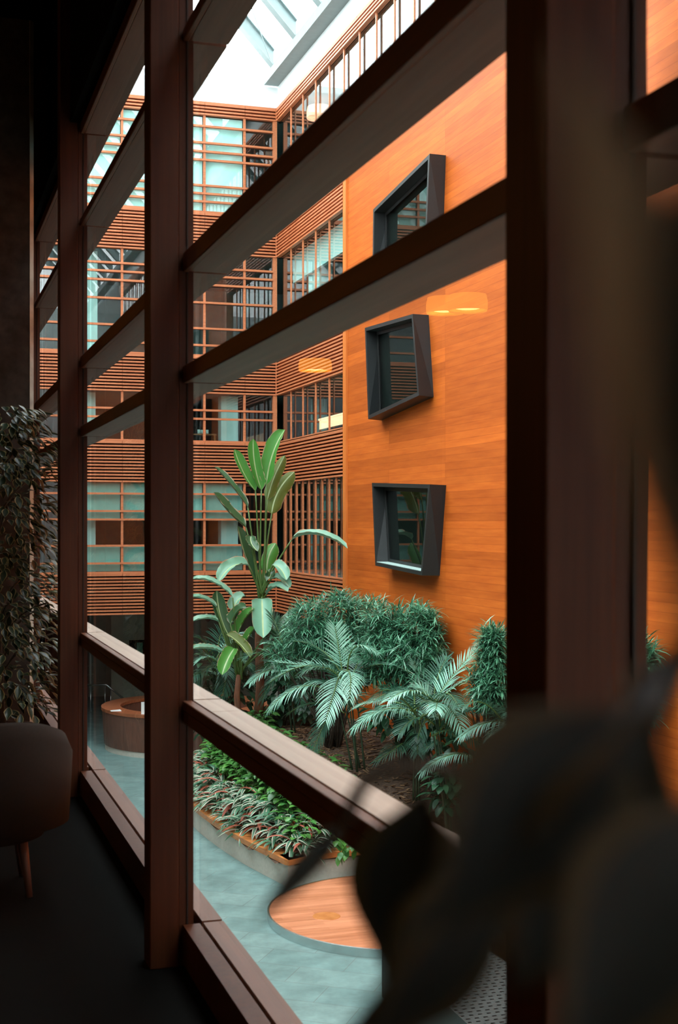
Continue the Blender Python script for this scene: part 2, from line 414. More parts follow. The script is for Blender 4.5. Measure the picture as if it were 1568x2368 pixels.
# ------------------------------------------------------------------ glazed roof
struct('trim_2', B(XB, XB + 0.25, 6.0, YA + 0.2, 17.17, 17.8), M['white'])
struct('trim_3', B(-7.0, XB, YA, YA + 0.25, 17.17, 17.75), M['white'])
struct('trim_4', B(9.01, XB, -6.0, YA - 0.02, 17.78, 18.05), M['steel_grey'])
struct('ceiling_office', B(XB + 0.2, 14.3, -6.3, 46.3, 17.82, 18.05), M['white'])
struct('ceiling_office_far', B(-7.3, XB + 0.2, YA + 0.25, 46.3, 17.6, 18.0), M['white'])
SL = 1.08                       # pitch: rise over run
roof = struct_empty('ceiling_skylight', (9.05, 0, 18.0))
RIDGE_X = 1.0
def roof_z(x): return 18.05 + (9.05 - x) * SL if x > RIDGE_X else 18.05 + (9.05 - RIDGE_X) * SL - (RIDGE_X - x) * SL
for y in [34.45 - 2.2 * k for k in range(19)]:
    for x0, x1 in ((9.05, RIDGE_X), (-7.0, RIDGE_X)):
        p = []
        for dz in (-0.05, 0.40):
            for x, yy in ((x0, y - .05), (x0, y + .05), (x1, y + .05), (x1, y - .05)): p.append((x, yy, roof_z(x) + dz))
        MB().hexa(p).build('rafter', M['steel_white'], roof)
        for dz in (-0.07, 0.36):
            q = []
            for ddz in (0, 0.04):
                for x, yy in ((x0, y - .14), (x0, y + .14), (x1, y + .14), (x1, y - .14)): q.append((x, yy, roof_z(x) + dz + ddz))
            MB().hexa(q).build('rafter_flange', M['steel_white'], roof)
for k in range(1, 8):
    x = 9.05 - k * 1.15
    B(x - .05, x + .05, -6.0, YA, roof_z(x) + .33, roof_z(x) + .45).build('purlin', M['steel_grey'], roof)
    x = -7 + k * 1.15
    B(x - .05, x + .05, -6.0, YA, roof_z(x) + .33, roof_z(x) + .45).build('purlin', M['steel_grey'], roof)
for x0, x1 in ((9.2, RIDGE_X), (-7.2, RIDGE_X)):
    p = []
    for dz in (0.46, 0.475):
        for x, yy in ((x0, -6.2), (x0, YA + .1), (x1, YA + .1), (x1, -6.2)): p.append((x, yy, roof_z(x) + dz))
    MB().hexa(p).build('glazing', M['glass'], roof)
# tie rod of the far bay
MB().tube([(8.9, 34.2, 18.1), (7.0, 33.2, 22.0)], 0.012, 6).build('tie_rod', M['steel_grey'], roof)

# ------------------------------------------------------------------ our room and its window wall
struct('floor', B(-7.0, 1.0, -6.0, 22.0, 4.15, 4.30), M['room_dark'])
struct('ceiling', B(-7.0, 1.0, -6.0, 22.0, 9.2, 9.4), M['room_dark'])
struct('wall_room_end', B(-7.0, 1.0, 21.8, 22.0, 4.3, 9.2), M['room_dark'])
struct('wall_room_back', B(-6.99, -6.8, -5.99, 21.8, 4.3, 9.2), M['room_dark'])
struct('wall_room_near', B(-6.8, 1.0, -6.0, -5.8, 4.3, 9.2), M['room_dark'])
struct('wall_window_side', B(0.82, 1.0, 17.45, 41.0, 4.15, 9.4), M['post'])
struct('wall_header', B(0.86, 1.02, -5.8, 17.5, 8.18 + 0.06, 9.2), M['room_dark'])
struct('wall_upper_left', B(-7.0, 1.0, 22.0, 41.0, 9.2, 9.4), M['white'])
XF, XG = 0.80, 0.96
P0 = [-4.68, -1.53, 1.62, 4.78, 7.93, 11.08, 14.23, 17.38]
for i, y in enumerate(P0):
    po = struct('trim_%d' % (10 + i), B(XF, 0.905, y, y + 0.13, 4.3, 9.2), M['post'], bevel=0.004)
    B(0.908, XG, y + 0.012, y + 0.118, 4.3, 9.2).build('glazing_stop', M['post'], po)
    B(0.935, 0.94, y + 0.006, y + 0.124, 4.3, 9.2).build('groove', M['darkback'], po)
RAILS = [(EYE + 0.506, EYE + 0.568), (EYE + 0.907, EYE + 0.975), (EYE + 1.741, EYE + 1.785), (EYE + 2.28, EYE + 2.36)]
for i in range(len(P0) - 1):
    y0, y1 = P0[i] + 0.13, P0[i + 1]
    w = struct_empty('window_%d' % (20 + i), (0.95, y0, 4.3))
    e = 0.0
    for b, t in RAILS:
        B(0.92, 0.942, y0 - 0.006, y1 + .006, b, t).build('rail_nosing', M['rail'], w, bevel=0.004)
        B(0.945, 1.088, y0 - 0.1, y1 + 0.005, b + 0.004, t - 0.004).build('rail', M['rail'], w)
        B(0.9422, 0.9448, y0, y1, b + 0.008, t - 0.008).build('groove', M['darkback'], w)
    s = EYE - 0.641
    B(0.92, 0.954, y0 - .006, y1 + .006, s - 0.035, s).build('sill_nosing', M['rail'], w, bevel=0.004)
    B(0.923, 0.957, y0 - .006, y1 + .006, s - 0.08, s - 0.038).build('sill_apron', M['rail'], w)
    ym = y0 + (y1 - y0) * 0.9
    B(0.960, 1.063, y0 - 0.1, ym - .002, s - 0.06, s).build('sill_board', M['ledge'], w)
    B(0.960, 1.063, ym + .002, y1 + 0.01, s - 0.06, s).build('sill_board', M['ledge'], w)
    s = EYE - 1.45
    B(0.92, 0.982, y0 - .006, y1 + .006, s - 0.14, s).build('bottom_rail', M['post'], w)  # inner half in darker wood: the light's fade is put into the colour
    B(0.996, 1.07, y0 - 0.1, y1 + .01, s - 0.14, s).build('bottom_ledge', M['rail'], w)
    zs = [EYE - 1.45, EYE - 0.70, EYE - 0.641] + [z for r in RAILS for z in r]
    for za, zb in ((EYE - 1.45, EYE - .70), (EYE - .641, RAILS[0][0]), (RAILS[0][1], RAILS[1][0]), (RAILS[1][1], RAILS[2][0]), (RAILS[2][1], RAILS[3][0])):
        B(0.985, 0.993, y0 - .03, y1 + .03, za - .005, zb + .005).build('pane', M['glass'], w)

# ------------------------------------------------------------------ inside the offices
for i, (x0, x1, z0, z1) in enumerate([(4.25, 4.55, 4.6, 6.98), (7.95, 8.42, 4.6, 6.98), (4.25, 4.55, 8.08, 9.37), (7.95, 8.42, 8.08, 9.37),
                                       (4.25, 4.6, 10.38, 13.12), (1.6, 1.9, 10.38, 13.12)]):
    struct('trim_%d' % (30 + i), B(x0, x1, 35.85, 36.25, z0, z1), M['white'])
struct('trim_40', B(9.85, 10.2, 32.85, 33.85, 10.38, 13.12), M['white'])
struct('trim_41', B(9.75, 9.85, 29.4, 35.0, 12.40, 13.12), M['white'])
xs = [XB - 0.1] + A_MULL
rows = [('top floor', 14.26, 16.80)]
for k in range(1, 6):
    b = B(xs[k + 1] + .04, xs[k] - .04, YA + 0.10, YA + 0.11, 14.26, 16.8).build('roller_blind', M['blind'])
    tag(b, 'white roller blind drawn down behind the top floor office window', 'blind', 'white blinds on the top floor of the far facade')
for k in range(1, 5):
    for z0, z1, nm in ((6.02, 6.96, 'upper'), (4.64, 5.30, 'lower')):
        b = B(xs[k + 1] + .035, xs[k] - .035, YA + 0.12, YA + 0.13, z0, z1).build('frosted_panel', M['frost'])
        tag(b, 'teal frosted panel across the %s part of the first floor window' % nm, 'window film', '%s frosted panels on the far facade' % nm)
# small table with glassware behind the second floor window
tb = thing('side_table', 'small wooden side table behind the low office window, carrying glasses', 'table', (7.45, 36.2, 8.08))
B(7.05, 7.85, 35.95, 36.45, 8.30, 8.34).build('table_top', M['counter'], tb)
for sx in (7.1, 7.8):
    for sy in (36.0, 36.4): B(sx - .025, sx + .025, sy - .025, sy + .025, 8.08, 8.30).build('leg', M['counter'], tb)
gm = MB().lathe([(0.0, 0), (0.035, 0.0), (0.04, 0.12), (0.036, 0.12), (0.03, 0.01), (0, 0.01)], n=16)
g0 = None
for k, (x, y) in enumerate([(7.38, 36.1), (7.5, 36.2), (7.62, 36.12), (7.45, 36.3), (7.58, 36.32)]):
    if g0 is None: g0 = gm.build('drinking_glass', M['paper'], smooth=True); o = g0
    else: o = g0.copy(); C.objects.link(o)
    o.location = (x, y, 8.34)
    tag(o, 'pale drinking glass on the side table behind the office window', 'glass', 'glasses on the office side table')
# hanging lamp of the top floor and the long lamp on the second floor
def round_pendant(name, label, c, r, h, shade, bottom, ztop, group=None):
    t = thing(name, label, 'lamp', (c[0], c[1], c[2]), group)
    MB().lathe([(r * .93, h), (r, h * .6), (r, 0.02), (r * .97, 0.0), (r * .95, 0.02), (r * .95, h * .6), (r * .88, h)], c, 40, closed=True).build('shade', shade, t, smooth=True)
    MB().lathe([(0.001, 0.035), (r * .6, 0.03), (r * .94, 0.05), (r * .94, 0.07), (0.001, 0.06)], c, 40).build('diffuser', bottom, t, smooth=True)
    MB().tube([(c[0], c[1], c[2] + 0.06), (c[0], c[1], ztop)], 0.006, 6).build('cord', M['black'], t)
    return t
round_pendant('pendant_lamp', 'round pink glowing pendant lamp behind the top floor glass', (9.95, 33.2, 16.36), 0.33, 0.30, M['lamp_pink'], M['lamp_copper'], 16.84)
ll = thing('linear_lamp', 'long copper coloured lamp with beaded skirt above the window sill', 'lamp', (9.75, 31.3, 8.2))
MB().tube([(9.75, 30.15, 8.52), (9.75, 32.55, 8.52)], 0.028, 10).build('lamp_tube', M['lamp_copper'], ll, smooth=True)
mb = MB()
for k in range(48):
    y = 30.2 + k * 0.049
    mb.tube([(9.75, y, 8.49), (9.75, y, 8.27)], 0.008, 5)
mb.build('beaded_skirt', M['lamp_copper'], ll)
MB().tube([(9.75, 30.15, 8.26), (9.75, 32.55, 8.26)], 0.012, 8).build('lower_rod', M['counter'], ll)
for y in (30.6, 32.1): MB().tube([(9.75, y, 8.54), (9.75, y, 9.39)], 0.006, 6).build('cord', M['black'], ll)

# ------------------------------------------------------------------ the three projecting window boxes on the orange wall
def box_window(label, TL, TR, BR, BL, wTR, wBR, X1=9.07, sill=False):
    fr = [at_x(*p, X1) for p in (TL, TR, BR, BL)]
    wt, wb = at_x(*wTR, XB), at_x(*wBR, XB)
    dT, dB = wt - fr[1], wb - fr[2]
    bk = [fr[0] + dT, wt, wb, fr[3] + dB]
    for p in bk: p.x = XB + 0.001
    c = sum(fr, Vector()) / 4
    loc = Vector((XB, c.y, min(p.z for p in fr)))
    t = thing('window_box', label, 'window box', loc, 'dark window boxes on the orange wall')
    def inset(q, w):
        cc = sum(q, Vector()) / 4; r = []
        n = len(q)
        for i in range(n):
            a, b, d = q[i - 1], q[i], q[(i + 1) % n]
            e1 = (a - b).normalized(); e2 = (d - b).normalized()
            s = math.sin(e1.angle(e2))
            r.append(b + (e1 + e2) * (w / s))
        return r
    fi = inset(fr, 0.075); bi = inset(bk, 0.075)
    mb = MB(); vs = fr + fi + bk + bi; fs = []
    for i in range(4):
        j = (i + 1) % 4
        fs += [(i, j, 4 + j, 4 + i), (i, 8 + i, 8 + j, j), (4 + i, 4 + j, 12 + j, 12 + i)]
    mb.add(vs, fs).build('surround', M['dark_frame'], t)
    bj = [b + (f - b) * 0.22 for f, b in zip(fi, bi)]
    bk2 = [b + (f - b) * 0.06 for f, b in zip(fi, bi)]
    MB().add(bk2, [(0, 1, 2, 3)]).build('back_panel', M['darkback'], t)
    gi = inset(bj, 0.01); g2 = [p + Vector((0.008, 0, 0)) for p in gi]
    # inner sash
    o4 = inset(bj, 0.005); i4 = inset(bj, 0.075); mb = MB()
    f0 = [p - Vector((0.02, 0, 0)) for p in o4] + [p - Vector((0.02, 0, 0)) for p in i4]
    f1 = [p - Vector((0.004, 0, 0)) for p in o4] + [p - Vector((0.004, 0, 0)) for p in i4]
    fs = []
    for i in range(4):
        j = (i + 1) % 4
        fs += [(i, j, 4 + j, 4 + i), (4 + i, 4 + j, 12 + j, 12 + i), (i, 8 + i, 8 + j, j)]
    sa = mb.add(f0 + f1, fs).build('sash', M['black'], t)
    MB().hexa([gi[0], gi[1], gi[2], gi[3], g2[0], g2[1], g2[2], g2[3]]).build('pane', M['glass_dark'], sa)
    if sill:
        u = Vector((0, 0, .006)); q = [fi[3] + (bj[3] - fi[3]) * .03, fi[2] + (bj[2] - fi[2]) * .03, bj[2], bj[3]]
        o = MB().hexa([a + u * .3 for a in q] + [a + u * 2 for a in q]).build('lit_inner_sill', M['frost'], t); o['label'] = 'inner sill board, its daylight put in as pale colour'  # daylight on the box's bottom face, put in as a pale board
    return t
box_window('dark skewed window box, topmost of three on the orange panelled wall', (862.9, 484.6), (993.7, 355.3), (985, 575), (861, 655), (1031.2, 359), (1025, 560))
box_window('dark skewed window box leaning inwards, middle of three on the orange panelled wall', (843.7, 758.2), (954.7, 726), (969.2, 914.3), (851.4, 969.4), (991.4, 728.3), (1003, 918))
box_window('dark skewed window box with an inner sill coloured as lit, lowest of three above the bushes', (860, 1116.6), (994, 1120), (976, 1331), (868, 1308), (1032, 1122), (1017, 1331), sill=True)

# ------------------------------------------------------------------ lobby furniture
dc = at(430, 1626, 35.6); DC = (dc.x, dc.y, 0.0)
dk = thing('reception_desk', 'round dark wooden reception desk with a reddish counter ring', 'desk', DC)
MB().lathe([(2.14, 0.14), (2.20, 1.02), (1.74, 1.02), (1.74, 0.14)], DC, 72, closed=True).build('body', M['desk'], dk, smooth=False)
MB().lathe([(2.12, 0.0), (2.12, 0.14), (1.76, 0.14), (1.76, 0.0)], DC, 72, closed=True).build('plinth', M['planter'], dk)
MB().lathe([(2.22, 1.02), (2.22, 1.10), (1.72, 1.10), (1.72, 1.02)], DC, 72, closed=True).build('counter', M['counter'], dk)
MB().lathe([(1.73, 0.70), (1.73, 0.75), (1.05, 0.75), (1.05, 0.70)], DC, 60, closed=True).build('inner_worktop', M['counter'], dk)
p = at(268, 1634, 34.3)
pa = MB().hexa([(p.x - .13, p.y - .1, 1.101), (p.x + .13, p.y - .1, 1.101), (p.x + .13, p.y + .1, 1.101), (p.x - .13, p.y + .1, 1.101),
                (p.x - .12, p.y - .1, 1.106), (p.x + .12, p.y - .09, 1.12), (p.x + .12, p.y + .1, 1.12), (p.x - .12, p.y + .1, 1.106)]).build('leaflet', M['paper'])
tag(pa, 'white open leaflet on the counter of the round reception desk', 'leaflet')
p = at(331, 1640, 33.75)
sg = thing('sign_stand', 'small white upright sign standing on the reception counter', 'sign', (p.x, p.y, 1.1))
B(p.x - .05, p.x + .12, p.y - .015, p.y + .0, 1.115, 1.40).build('panel', M['paper'], sg)
B(p.x - .05, p.x + .12, p.y - .05, p.y + .04, 1.10, 1.115).build('foot', M['paper'], sg)
# stair railing behind the desk
rl = thing('stair_railing', 'stainless steel stair railing with glass infill behind the reception desk', 'railing', at(225, 1650, 41.6))
r0 = at(190, 1584, 41.8); r1 = at(246, 1583, 41.6); r2 = at(300, 1628, 41.9)
MB().tube([r0, r1, r2], 0.032, 10).build('handrail', M['chrome'], rl, smooth=True)
for q in (at(210, 1586, 41.7), at(243, 1585, 41.6), at(256, 1594, 41.7)):
    MB().tube([(q.x, q.y, 0.0), (q.x, q.y, q.z - 0.01)], 0.02, 8).build('baluster', M['chrome'], rl, smooth=True)
a, b = at(212, 1592, 41.7), at(242, 1592, 41.6)
MB().hexa([(a.x, a.y, .1), (b.x, b.y, .1), (b.x, b.y + .01, .1), (a.x, a.y + .01, .1), (a.x, a.y, .8), (b.x, b.y, .8), (b.x, b.y + .01, .8), (a.x, a.y + .01, .8)]).build('infill_panel', M['glass'], rl)
dr = struct_empty('door_1', (4.55, 45.9, 0))
B(3.6, 5.5, 45.9, 45.98, 0, 3.2).build('door_leaf', M['room_dark'], dr)
B(3.5, 5.6, 45.94, 45.995, 0, 3.28).build('door_frame', M['desk'], dr)
p = at(322, 1502, 42.4)
sg = thing('exit_sign', 'small green sign in a dark panel on the lobby wall', 'sign', (p.x, 42.6, p.z))
B(p.x - .28, p.x + .28, 42.55, 42.6, p.z - .28, p.z + .28).build('panel', M['room_dark'], sg)
B(p.x - .04, p.x + .14, 42.53, 42.55, p.z - .2, p.z + .2).build('plate', M['sign_green'], sg)
p = at(485, 1432, 36.6)
sp = thing('spotlight', 'small black spotlight hanging under the slatted band of the far facade', 'lamp', (p.x, p.y, 3.4))
MB().tube([(p.x, p.y + .2, 3.53), (p.x, p.y + .2, 3.40), (p.x, p.y, 3.36)], 0.012, 6).build('bracket', M['black'], sp)
MB().tube([(p.x + .06, p.y + .02, 3.36), (p.x - .09, p.y - .05, 3.27)], [0.05, 0.075], 12).build('lamp_head', M['black'], sp, smooth=True)

# ------------------------------------------------------------------ round timber platform and planter
PC = (6.94, 18.9); PR = 2.0
pf = thing('round_platform', 'low round timber platform with a metal rim on the teal stone floor', 'platform', (PC[0], PC[1], 0))
MB().lathe([(0.001, 0.11), (PR - .03, 0.11), (PR - .03, 0.02), (0.001, 0.02)], (PC[0], PC[1], 0), 96).build('deck', M['deck'], pf)
MB().lathe([(PR, 0.0), (PR, 0.125), (PR - .025, 0.13), (PR - .03, 0.125), (PR - .03, 0.0)], (PC[0], PC[1], 0), 96, closed=True).build('rim', M['chrome'], pf, smooth=False)
hp = at(755, 2114, 19.75)
MB().lathe([(0.001, 0.116), (0.20, 0.116), (0.21, 0.108)], (hp.x, hp.y, 0), 32).build('hatch', M['cap'], pf)

FRONT = [(9.3, 32.0), (8.2, 31.8), (7.2, 31.2), (6.45, 30.6), (6.0, 30.0), (5.55, 29.0), (5.3, 28.0), (5.18, 26.8), (5.15, 25.5), (5.25, 24.0), (5.41, 22.7), (5.56, 21.9), (5.66, 21.4), (5.75, 20.95)]
def catmull(pts, n=5):
    out = []
    for i in range(len(pts) - 1):
        p0, p1, p2, p3 = [Vector(pts[max(0, min(len(pts) - 1, i + k))]) for k in (-1, 0, 1, 2)]
        for j in range(n):
            t = j / n
            out.append(0.5 * ((2 * p1) + (p2 - p0) * t + (2 * p0 - 5 * p1 + 4 * p2 - p3) * t * t + (3 * p1 - p0 - 3 * p2 + p3) * t ** 3))
    out.append(Vector(pts[-1])); return out
LINE = catmull(FRONT)
AR = 2.36
a0 = math.atan2(20.95 - PC[1], 5.75 - PC[0])
ARC = [Vector((PC[0] + AR * math.cos(a0 + (0.0 - a0) * k / 24), PC[1] + AR * math.sin(a0 + (0.0 - a0) * k / 24))) for k in range(25)]
PATH = LINE + ARC[1:]
def normals(path):
    ns = []
    for i in range(len(path)):
        d = (path[min(i + 1, len(path) - 1)] - path[max(i - 1, 0)]).normalized()
        ns.append(Vector((d.y, -d.x)))
    return ns
NRM = normals(PATH)
def sweep(mb, prof):
    """prof: (outward offset, z) ring swept along the planter path"""
    n = len(prof); vs = []; fs = []
    for p, q in zip(PATH, NRM):
        for o, z in prof: vs.append((p.x + q.x * o, p.y + q.y * o, z))
    for i in range(len(PATH) - 1):
        for k in range(n):
            fs.append((i * n + k, (i + 1) * n + k, (i + 1) * n + (k + 1) % n, i * n + (k + 1) % n))
    fs.append(tuple(range(n))); fs.append(tuple((len(PATH) - 1) * n + k for k in range(n))[::-1])
    mb.add(vs, fs); return mb
pt = thing('garden_planter', 'curved pale planter wall with an orange wooden cap around the garden', 'planter', (5.15, 25.5, 0))
sweep(MB(), [(0, 0), (0, .36), (-.24, .36), (-.24, 0)]).build('planter_wall', M['planter'], pt)
sweep(MB(), [(.035, .36), (.035, .45), (-.36, .45), (-.36, .36)]).build('cap', M['cap'], pt)

def front_x(y):
    best = None
    for a, b in zip(LINE[:-1], LINE[1:]):
        if (a.y - y) * (b.y - y) <= 0 and a.y != b.y:
            x = a.x + (b.x - a.x) * (y - a.y) / (b.y - a.y)
            best = x if best is None else min(best, x)
    return best if best is not None else (5.75 if y < 21 else 9.4)
def inside(x, y):
    """distance into the bed from its edge (negative outside)"""
    s = 9
    for p in PATH:
        s = min(s, math.hypot(p.x - x, p.y - y))
    out = math.hypot(x - PC[0], y - PC[1]) < AR or x < front_x(y) or y > 32.0 or y < 18.9
    return -s if out else s
def ground(x, y):
    s = max(0.0, inside(x, y) - 0.25)
    return 0.40 + 1.15 * (1 - math.exp(-s / 1.1)) + 0.03 * math.sin(3.1 * x + 1.7 * y) * min(1, s)
mb = MB(); idx = {}
st = 0.2
for iy in range(0, 68):
    for ix in range(0, 24):
        x = 5.0 + ix * st; y = 18.8 + iy * st
        if x > 9.39: x = 9.39
        idx[(ix, iy)] = (len(mb.v), inside(x, y) > -0.12)
        mb.v.append((x, y, ground(x, y) if inside(x, y) > 0.12 else 0.34))
for iy in range(67):
    for ix in range(23):
        q = [idx[(ix, iy)], idx[(ix + 1, iy)], idx[(ix + 1, iy + 1)], idx[(ix, iy + 1)]]
        if all(k[1] for k in q): mb.f.append([k[0] for k in q]); mb.m.append(0)
so = mb.build('soil_mound', M['soil'], smooth=True); tag(so, 'dark mounded soil of the planted bed inside the curved planter', 'soil', kind='stuff')
mb = MB(); cnt = 0
while cnt < 2600:
    x, y = R.uniform(5.6, 9.3), R.uniform(19.2, 31.5)
    if inside(x, y) < 0.6: continue
    z = ground(x, y) + 0.012; a = R.uniform(0, PI); l = R.uniform(.03, .09); w = R.uniform(.008, .02)
    u = Vector((math.cos(a), math.sin(a), R.uniform(-.3, .3))) * l; v = Vector((-math.sin(a), math.cos(a), R.uniform(-.3, .3))) * w
    c = Vector((x, y, z)); k = Vector((0, 0, .008))
    mb.hexa([c - u - v, c + u - v, c + u + v, c - u + v, c - u - v + k, c + u - v + k, c + u + v + k, c - u + v + k]); cnt += 1
o = mb.build('bark_mulch', M['chips']); tag(o, 'brown bark mulch scattered over the soil between the palms', 'mulch', kind='stuff')

# ------------------------------------------------------------------ leaf builders
UP = Vector((0, 0, 1))
def blade(mb, pts, width, up, fold=0.35, mat=0, ribmat=1, edgemat=None, shape=1.0, ripple=0.0, seed=0, thick=0.0):
    """long leaf along a list of points; the two halves fold up from the midrib"""
    rr = random.Random(seed); n = len(pts) - 1
    rows = []
    up = Vector(up).normalized()
    for i, p in enumerate(pts):
        t = i / n
        tan = (pts[min(i + 1, n)] - pts[max(i - 1, 0)]).normalized()
        side = tan.cross(up)
        if side.length < 1e-4: side = tan.cross(Vector((1, 0, 0)))
        side.normalize(); nr = side.cross(tan).normalized()
        w = width * 0.5 * (min(1, t / 0.16) ** 0.5 if t < 0.68 else math.sqrt(max(0.0, 1 - ((t - 0.68) / 0.32) ** 2)))
        w = max(w, width * 0.02)
        rip = lambda: rr.uniform(-1, 1) * ripple * w
        row = []
        for k in (-1, -0.93, -0.5, -0.07, 0.07, 0.5, 0.93, 1):
            a = abs(k)
            off = side * (k * w * math.cos(fold * (0.6 + 0.8 * a))) + nr * (a * w * math.sin(fold * (0.6 + 0.8 * a)))
            if a > 0.6: off += nr * (rip() if a == 1 else 0)
            row.append(p + off)
        rows.append(row)
    vs = [q for r in rows for q in r]; o = len(mb.v)
    mb.v += [tuple(q) for q in vs]
    for i in range(n):
        for k in range(7):
            mb.f.append([o + i * 8 + k, o + i * 8 + k + 1, o + (i + 1) * 8 + k + 1, o + (i + 1) * 8 + k])
            mb.m.append(ribmat if k == 3 else (edgemat if (edgemat is not None and k in (0, 6) and rr.random() < 0.75) else mat))

CAMV = Vector((-ST, -CT, 0.0))   # towards the viewer from the garden

def banana(name, label, base, crown_px, d, leaves, trunk_r, trunk_top, seed):
    """leaves: (base px, ctrl px, tip px, width px, material, d offset at tip, face) ; face 1: upper side turned to the viewer"""
    t = thing(name, label, 'plant', base)
    top = at(*trunk_top, d)
    MB().tube([base - Vector((0, 0, .1)), base + (top - base) * .35 + Vector((.03, 0, 0)), base + (top - base) * .7 - Vector((.03, 0, 0)), top],
              [trunk_r * 1.2, trunk_r, trunk_r * .95, trunk_r * .8], 12).build('trunk', M['trunk'], t, smooth=True)
    for i, (b, c, e, w, mt, dd, face) in enumerate(leaves):
        pb, pe = at(*b, d + dd * .4), at(*e, d + dd)
        pc = at(*c, d + dd * .7) if c else (pb + pe) / 2 + Vector((0, 0, .06 * (pe - pb).length))
        mb = MB()
        blade(mb, bez(pb, pc, pe, 18), w * 1.45 * d / F_PX, CAMV * face + UP * (0.9 if face >= 0 else -.2), 0.45, 0, 1, 2, ripple=0.10, seed=seed * 50 + i)
        lf = mb.build('leaf', [M[mt], M['rib'], M['dry']], t, smooth=True)
        cr = at(crown_px[0] + R.uniform(-8, 8), crown_px[1] + R.uniform(-12, 12), d)
        mid = (cr + pb) / 2 + Vector((R.uniform(-.02, .02), 0, .06 if b[1] < crown_px[1] else .14))
        MB().tube(bez(cr, mid, pb, 6), [.032, .028, .025, .022, .02, .018, .016], 7).build('petiole', M['stem'], lf, smooth=True)
    return t

D1 = 29.8
b1 = at(596, 1655, D1); b1.z = ground(b1.x, b1.y)
def pts_c(lst, ox, oy, s):
    def cv(p): return (ox + p[0] / s, oy + p[1] / s)
    return [(cv(b), cv(c) if c else None, cv(e), w, m, dd, fc) for b, c, e, w, m, dd, fc in lst]
L1 = pts_c([
 ((690, 865), (720, 560), (858, 368), 32, 'banana', -.1, .6),
 ((700, 1000), (740, 800), (858, 600), 23, 'banana_olive', .25, -.5),
 ((738, 1130), (760, 900), (945, 748), 31, 'banana_olive', .3, -.5),
 ((645, 915), (560, 680), (572, 450), 24, 'banana', -.2, .5),
 ((592, 922), (470, 780), (400, 545), 24, 'banana', -.3, .6),
 ((522, 1072), (370, 860), (218, 703), 19, 'banana_dark', .1, .2),
 ((505, 1255), (330, 1130), (213, 935), 27, 'banana_dark', -.4, .4),
 ((578, 1725), (480, 1500), (430, 1240), 26, 'banana_dark', -.1, .2),
 ((552, 1330), (530, 1400), (612, 1470), 20, 'banana_dark', -.4, .4),
 ((695, 1645), (690, 1500), (775, 1395), 30, 'banana', .3, -.4),
 ((920, 1365), (1140, 1240), (1425, 1445), 24, 'banana_pale', -.5, .25),
 ((527, 1600), (370, 1540), (258, 1745), 28, 'banana_pale', -.7, .6),
 ((748, 1590), (830, 1600), (872, 1730), 24, 'banana_pale', -.6, .6),
 ((735, 1722), (820, 1680), (905, 1800), 20, 'banana_pale', -.5, .5),
 ((695, 1860), (780, 1740), (885, 1835), 22, 'banana_pale', -.6, .5),
 ((650, 1900), (655, 2060), (662, 2255), 40, 'banana_pale', -1.1, .8),
 ((700, 1640), (760, 1680), (690, 1740), 18, 'banana_dark', -.2, .3),
], 440, 900, 3.92)
banana('banana_plant', 'tall banana plant with upright paddle leaves, towering over the garden', b1, (605, 1385), D1, L1, 0.10, (604, 1385), 1)
D2 = 29.0
b2 = at(548, 1640, D2); b2.z = ground(b2.x, b2.y)
L2 = pts_c([
 ((385, 1890), (220, 1700), (10, 1725), 18, 'banana_pale', -.2, .3),
 ((238, 1980), (140, 1880), (0, 1885), 16, 'banana_pale', -.3, .3),
 ((365, 2260), (250, 2080), (240, 1825), 28, 'banana_dark', .1, .4),
 ((385, 2010), (420, 1880), (500, 1880), 26, 'banana_pale', .3, .4),
 ((365, 2130), (430, 1990), (510, 1985), 26, 'banana_dark', -.2, .5),
 ((420, 2245), (470, 2090), (585, 1990), 28, 'banana', .0, .3),
 ((480, 2340), (520, 2260), (588, 2160), 24, 'banana', -.2, .4),
 ((258, 2110), (150, 2050), (0, 2115), 18, 'banana_pale', -.4, .3),
 ((305, 2400), (180, 2330), (0, 2360), 20, 'banana_pale', -.5, .3),
 ((400, 2350), (330, 2440), (288, 2590), 28, 'banana', -.8, .7),
 ((330, 2220), (450, 2280), (545, 2430), 22, 'banana_olive', -.4, .4),
 ((725, 2170), (740, 2260), (800, 2350), 26, 'banana_dark', .3, .3),
 ((810, 2250), (840, 2080), (1010, 1985), 20, 'banana_dark', .4, .3),
], 440, 900, 3.92)
banana('banana_plant', 'lower banana clump with broad arching leaves, left of the tall banana trunk', b2, (552, 1560), D2, L2, 0.07, (552, 1560), 2)

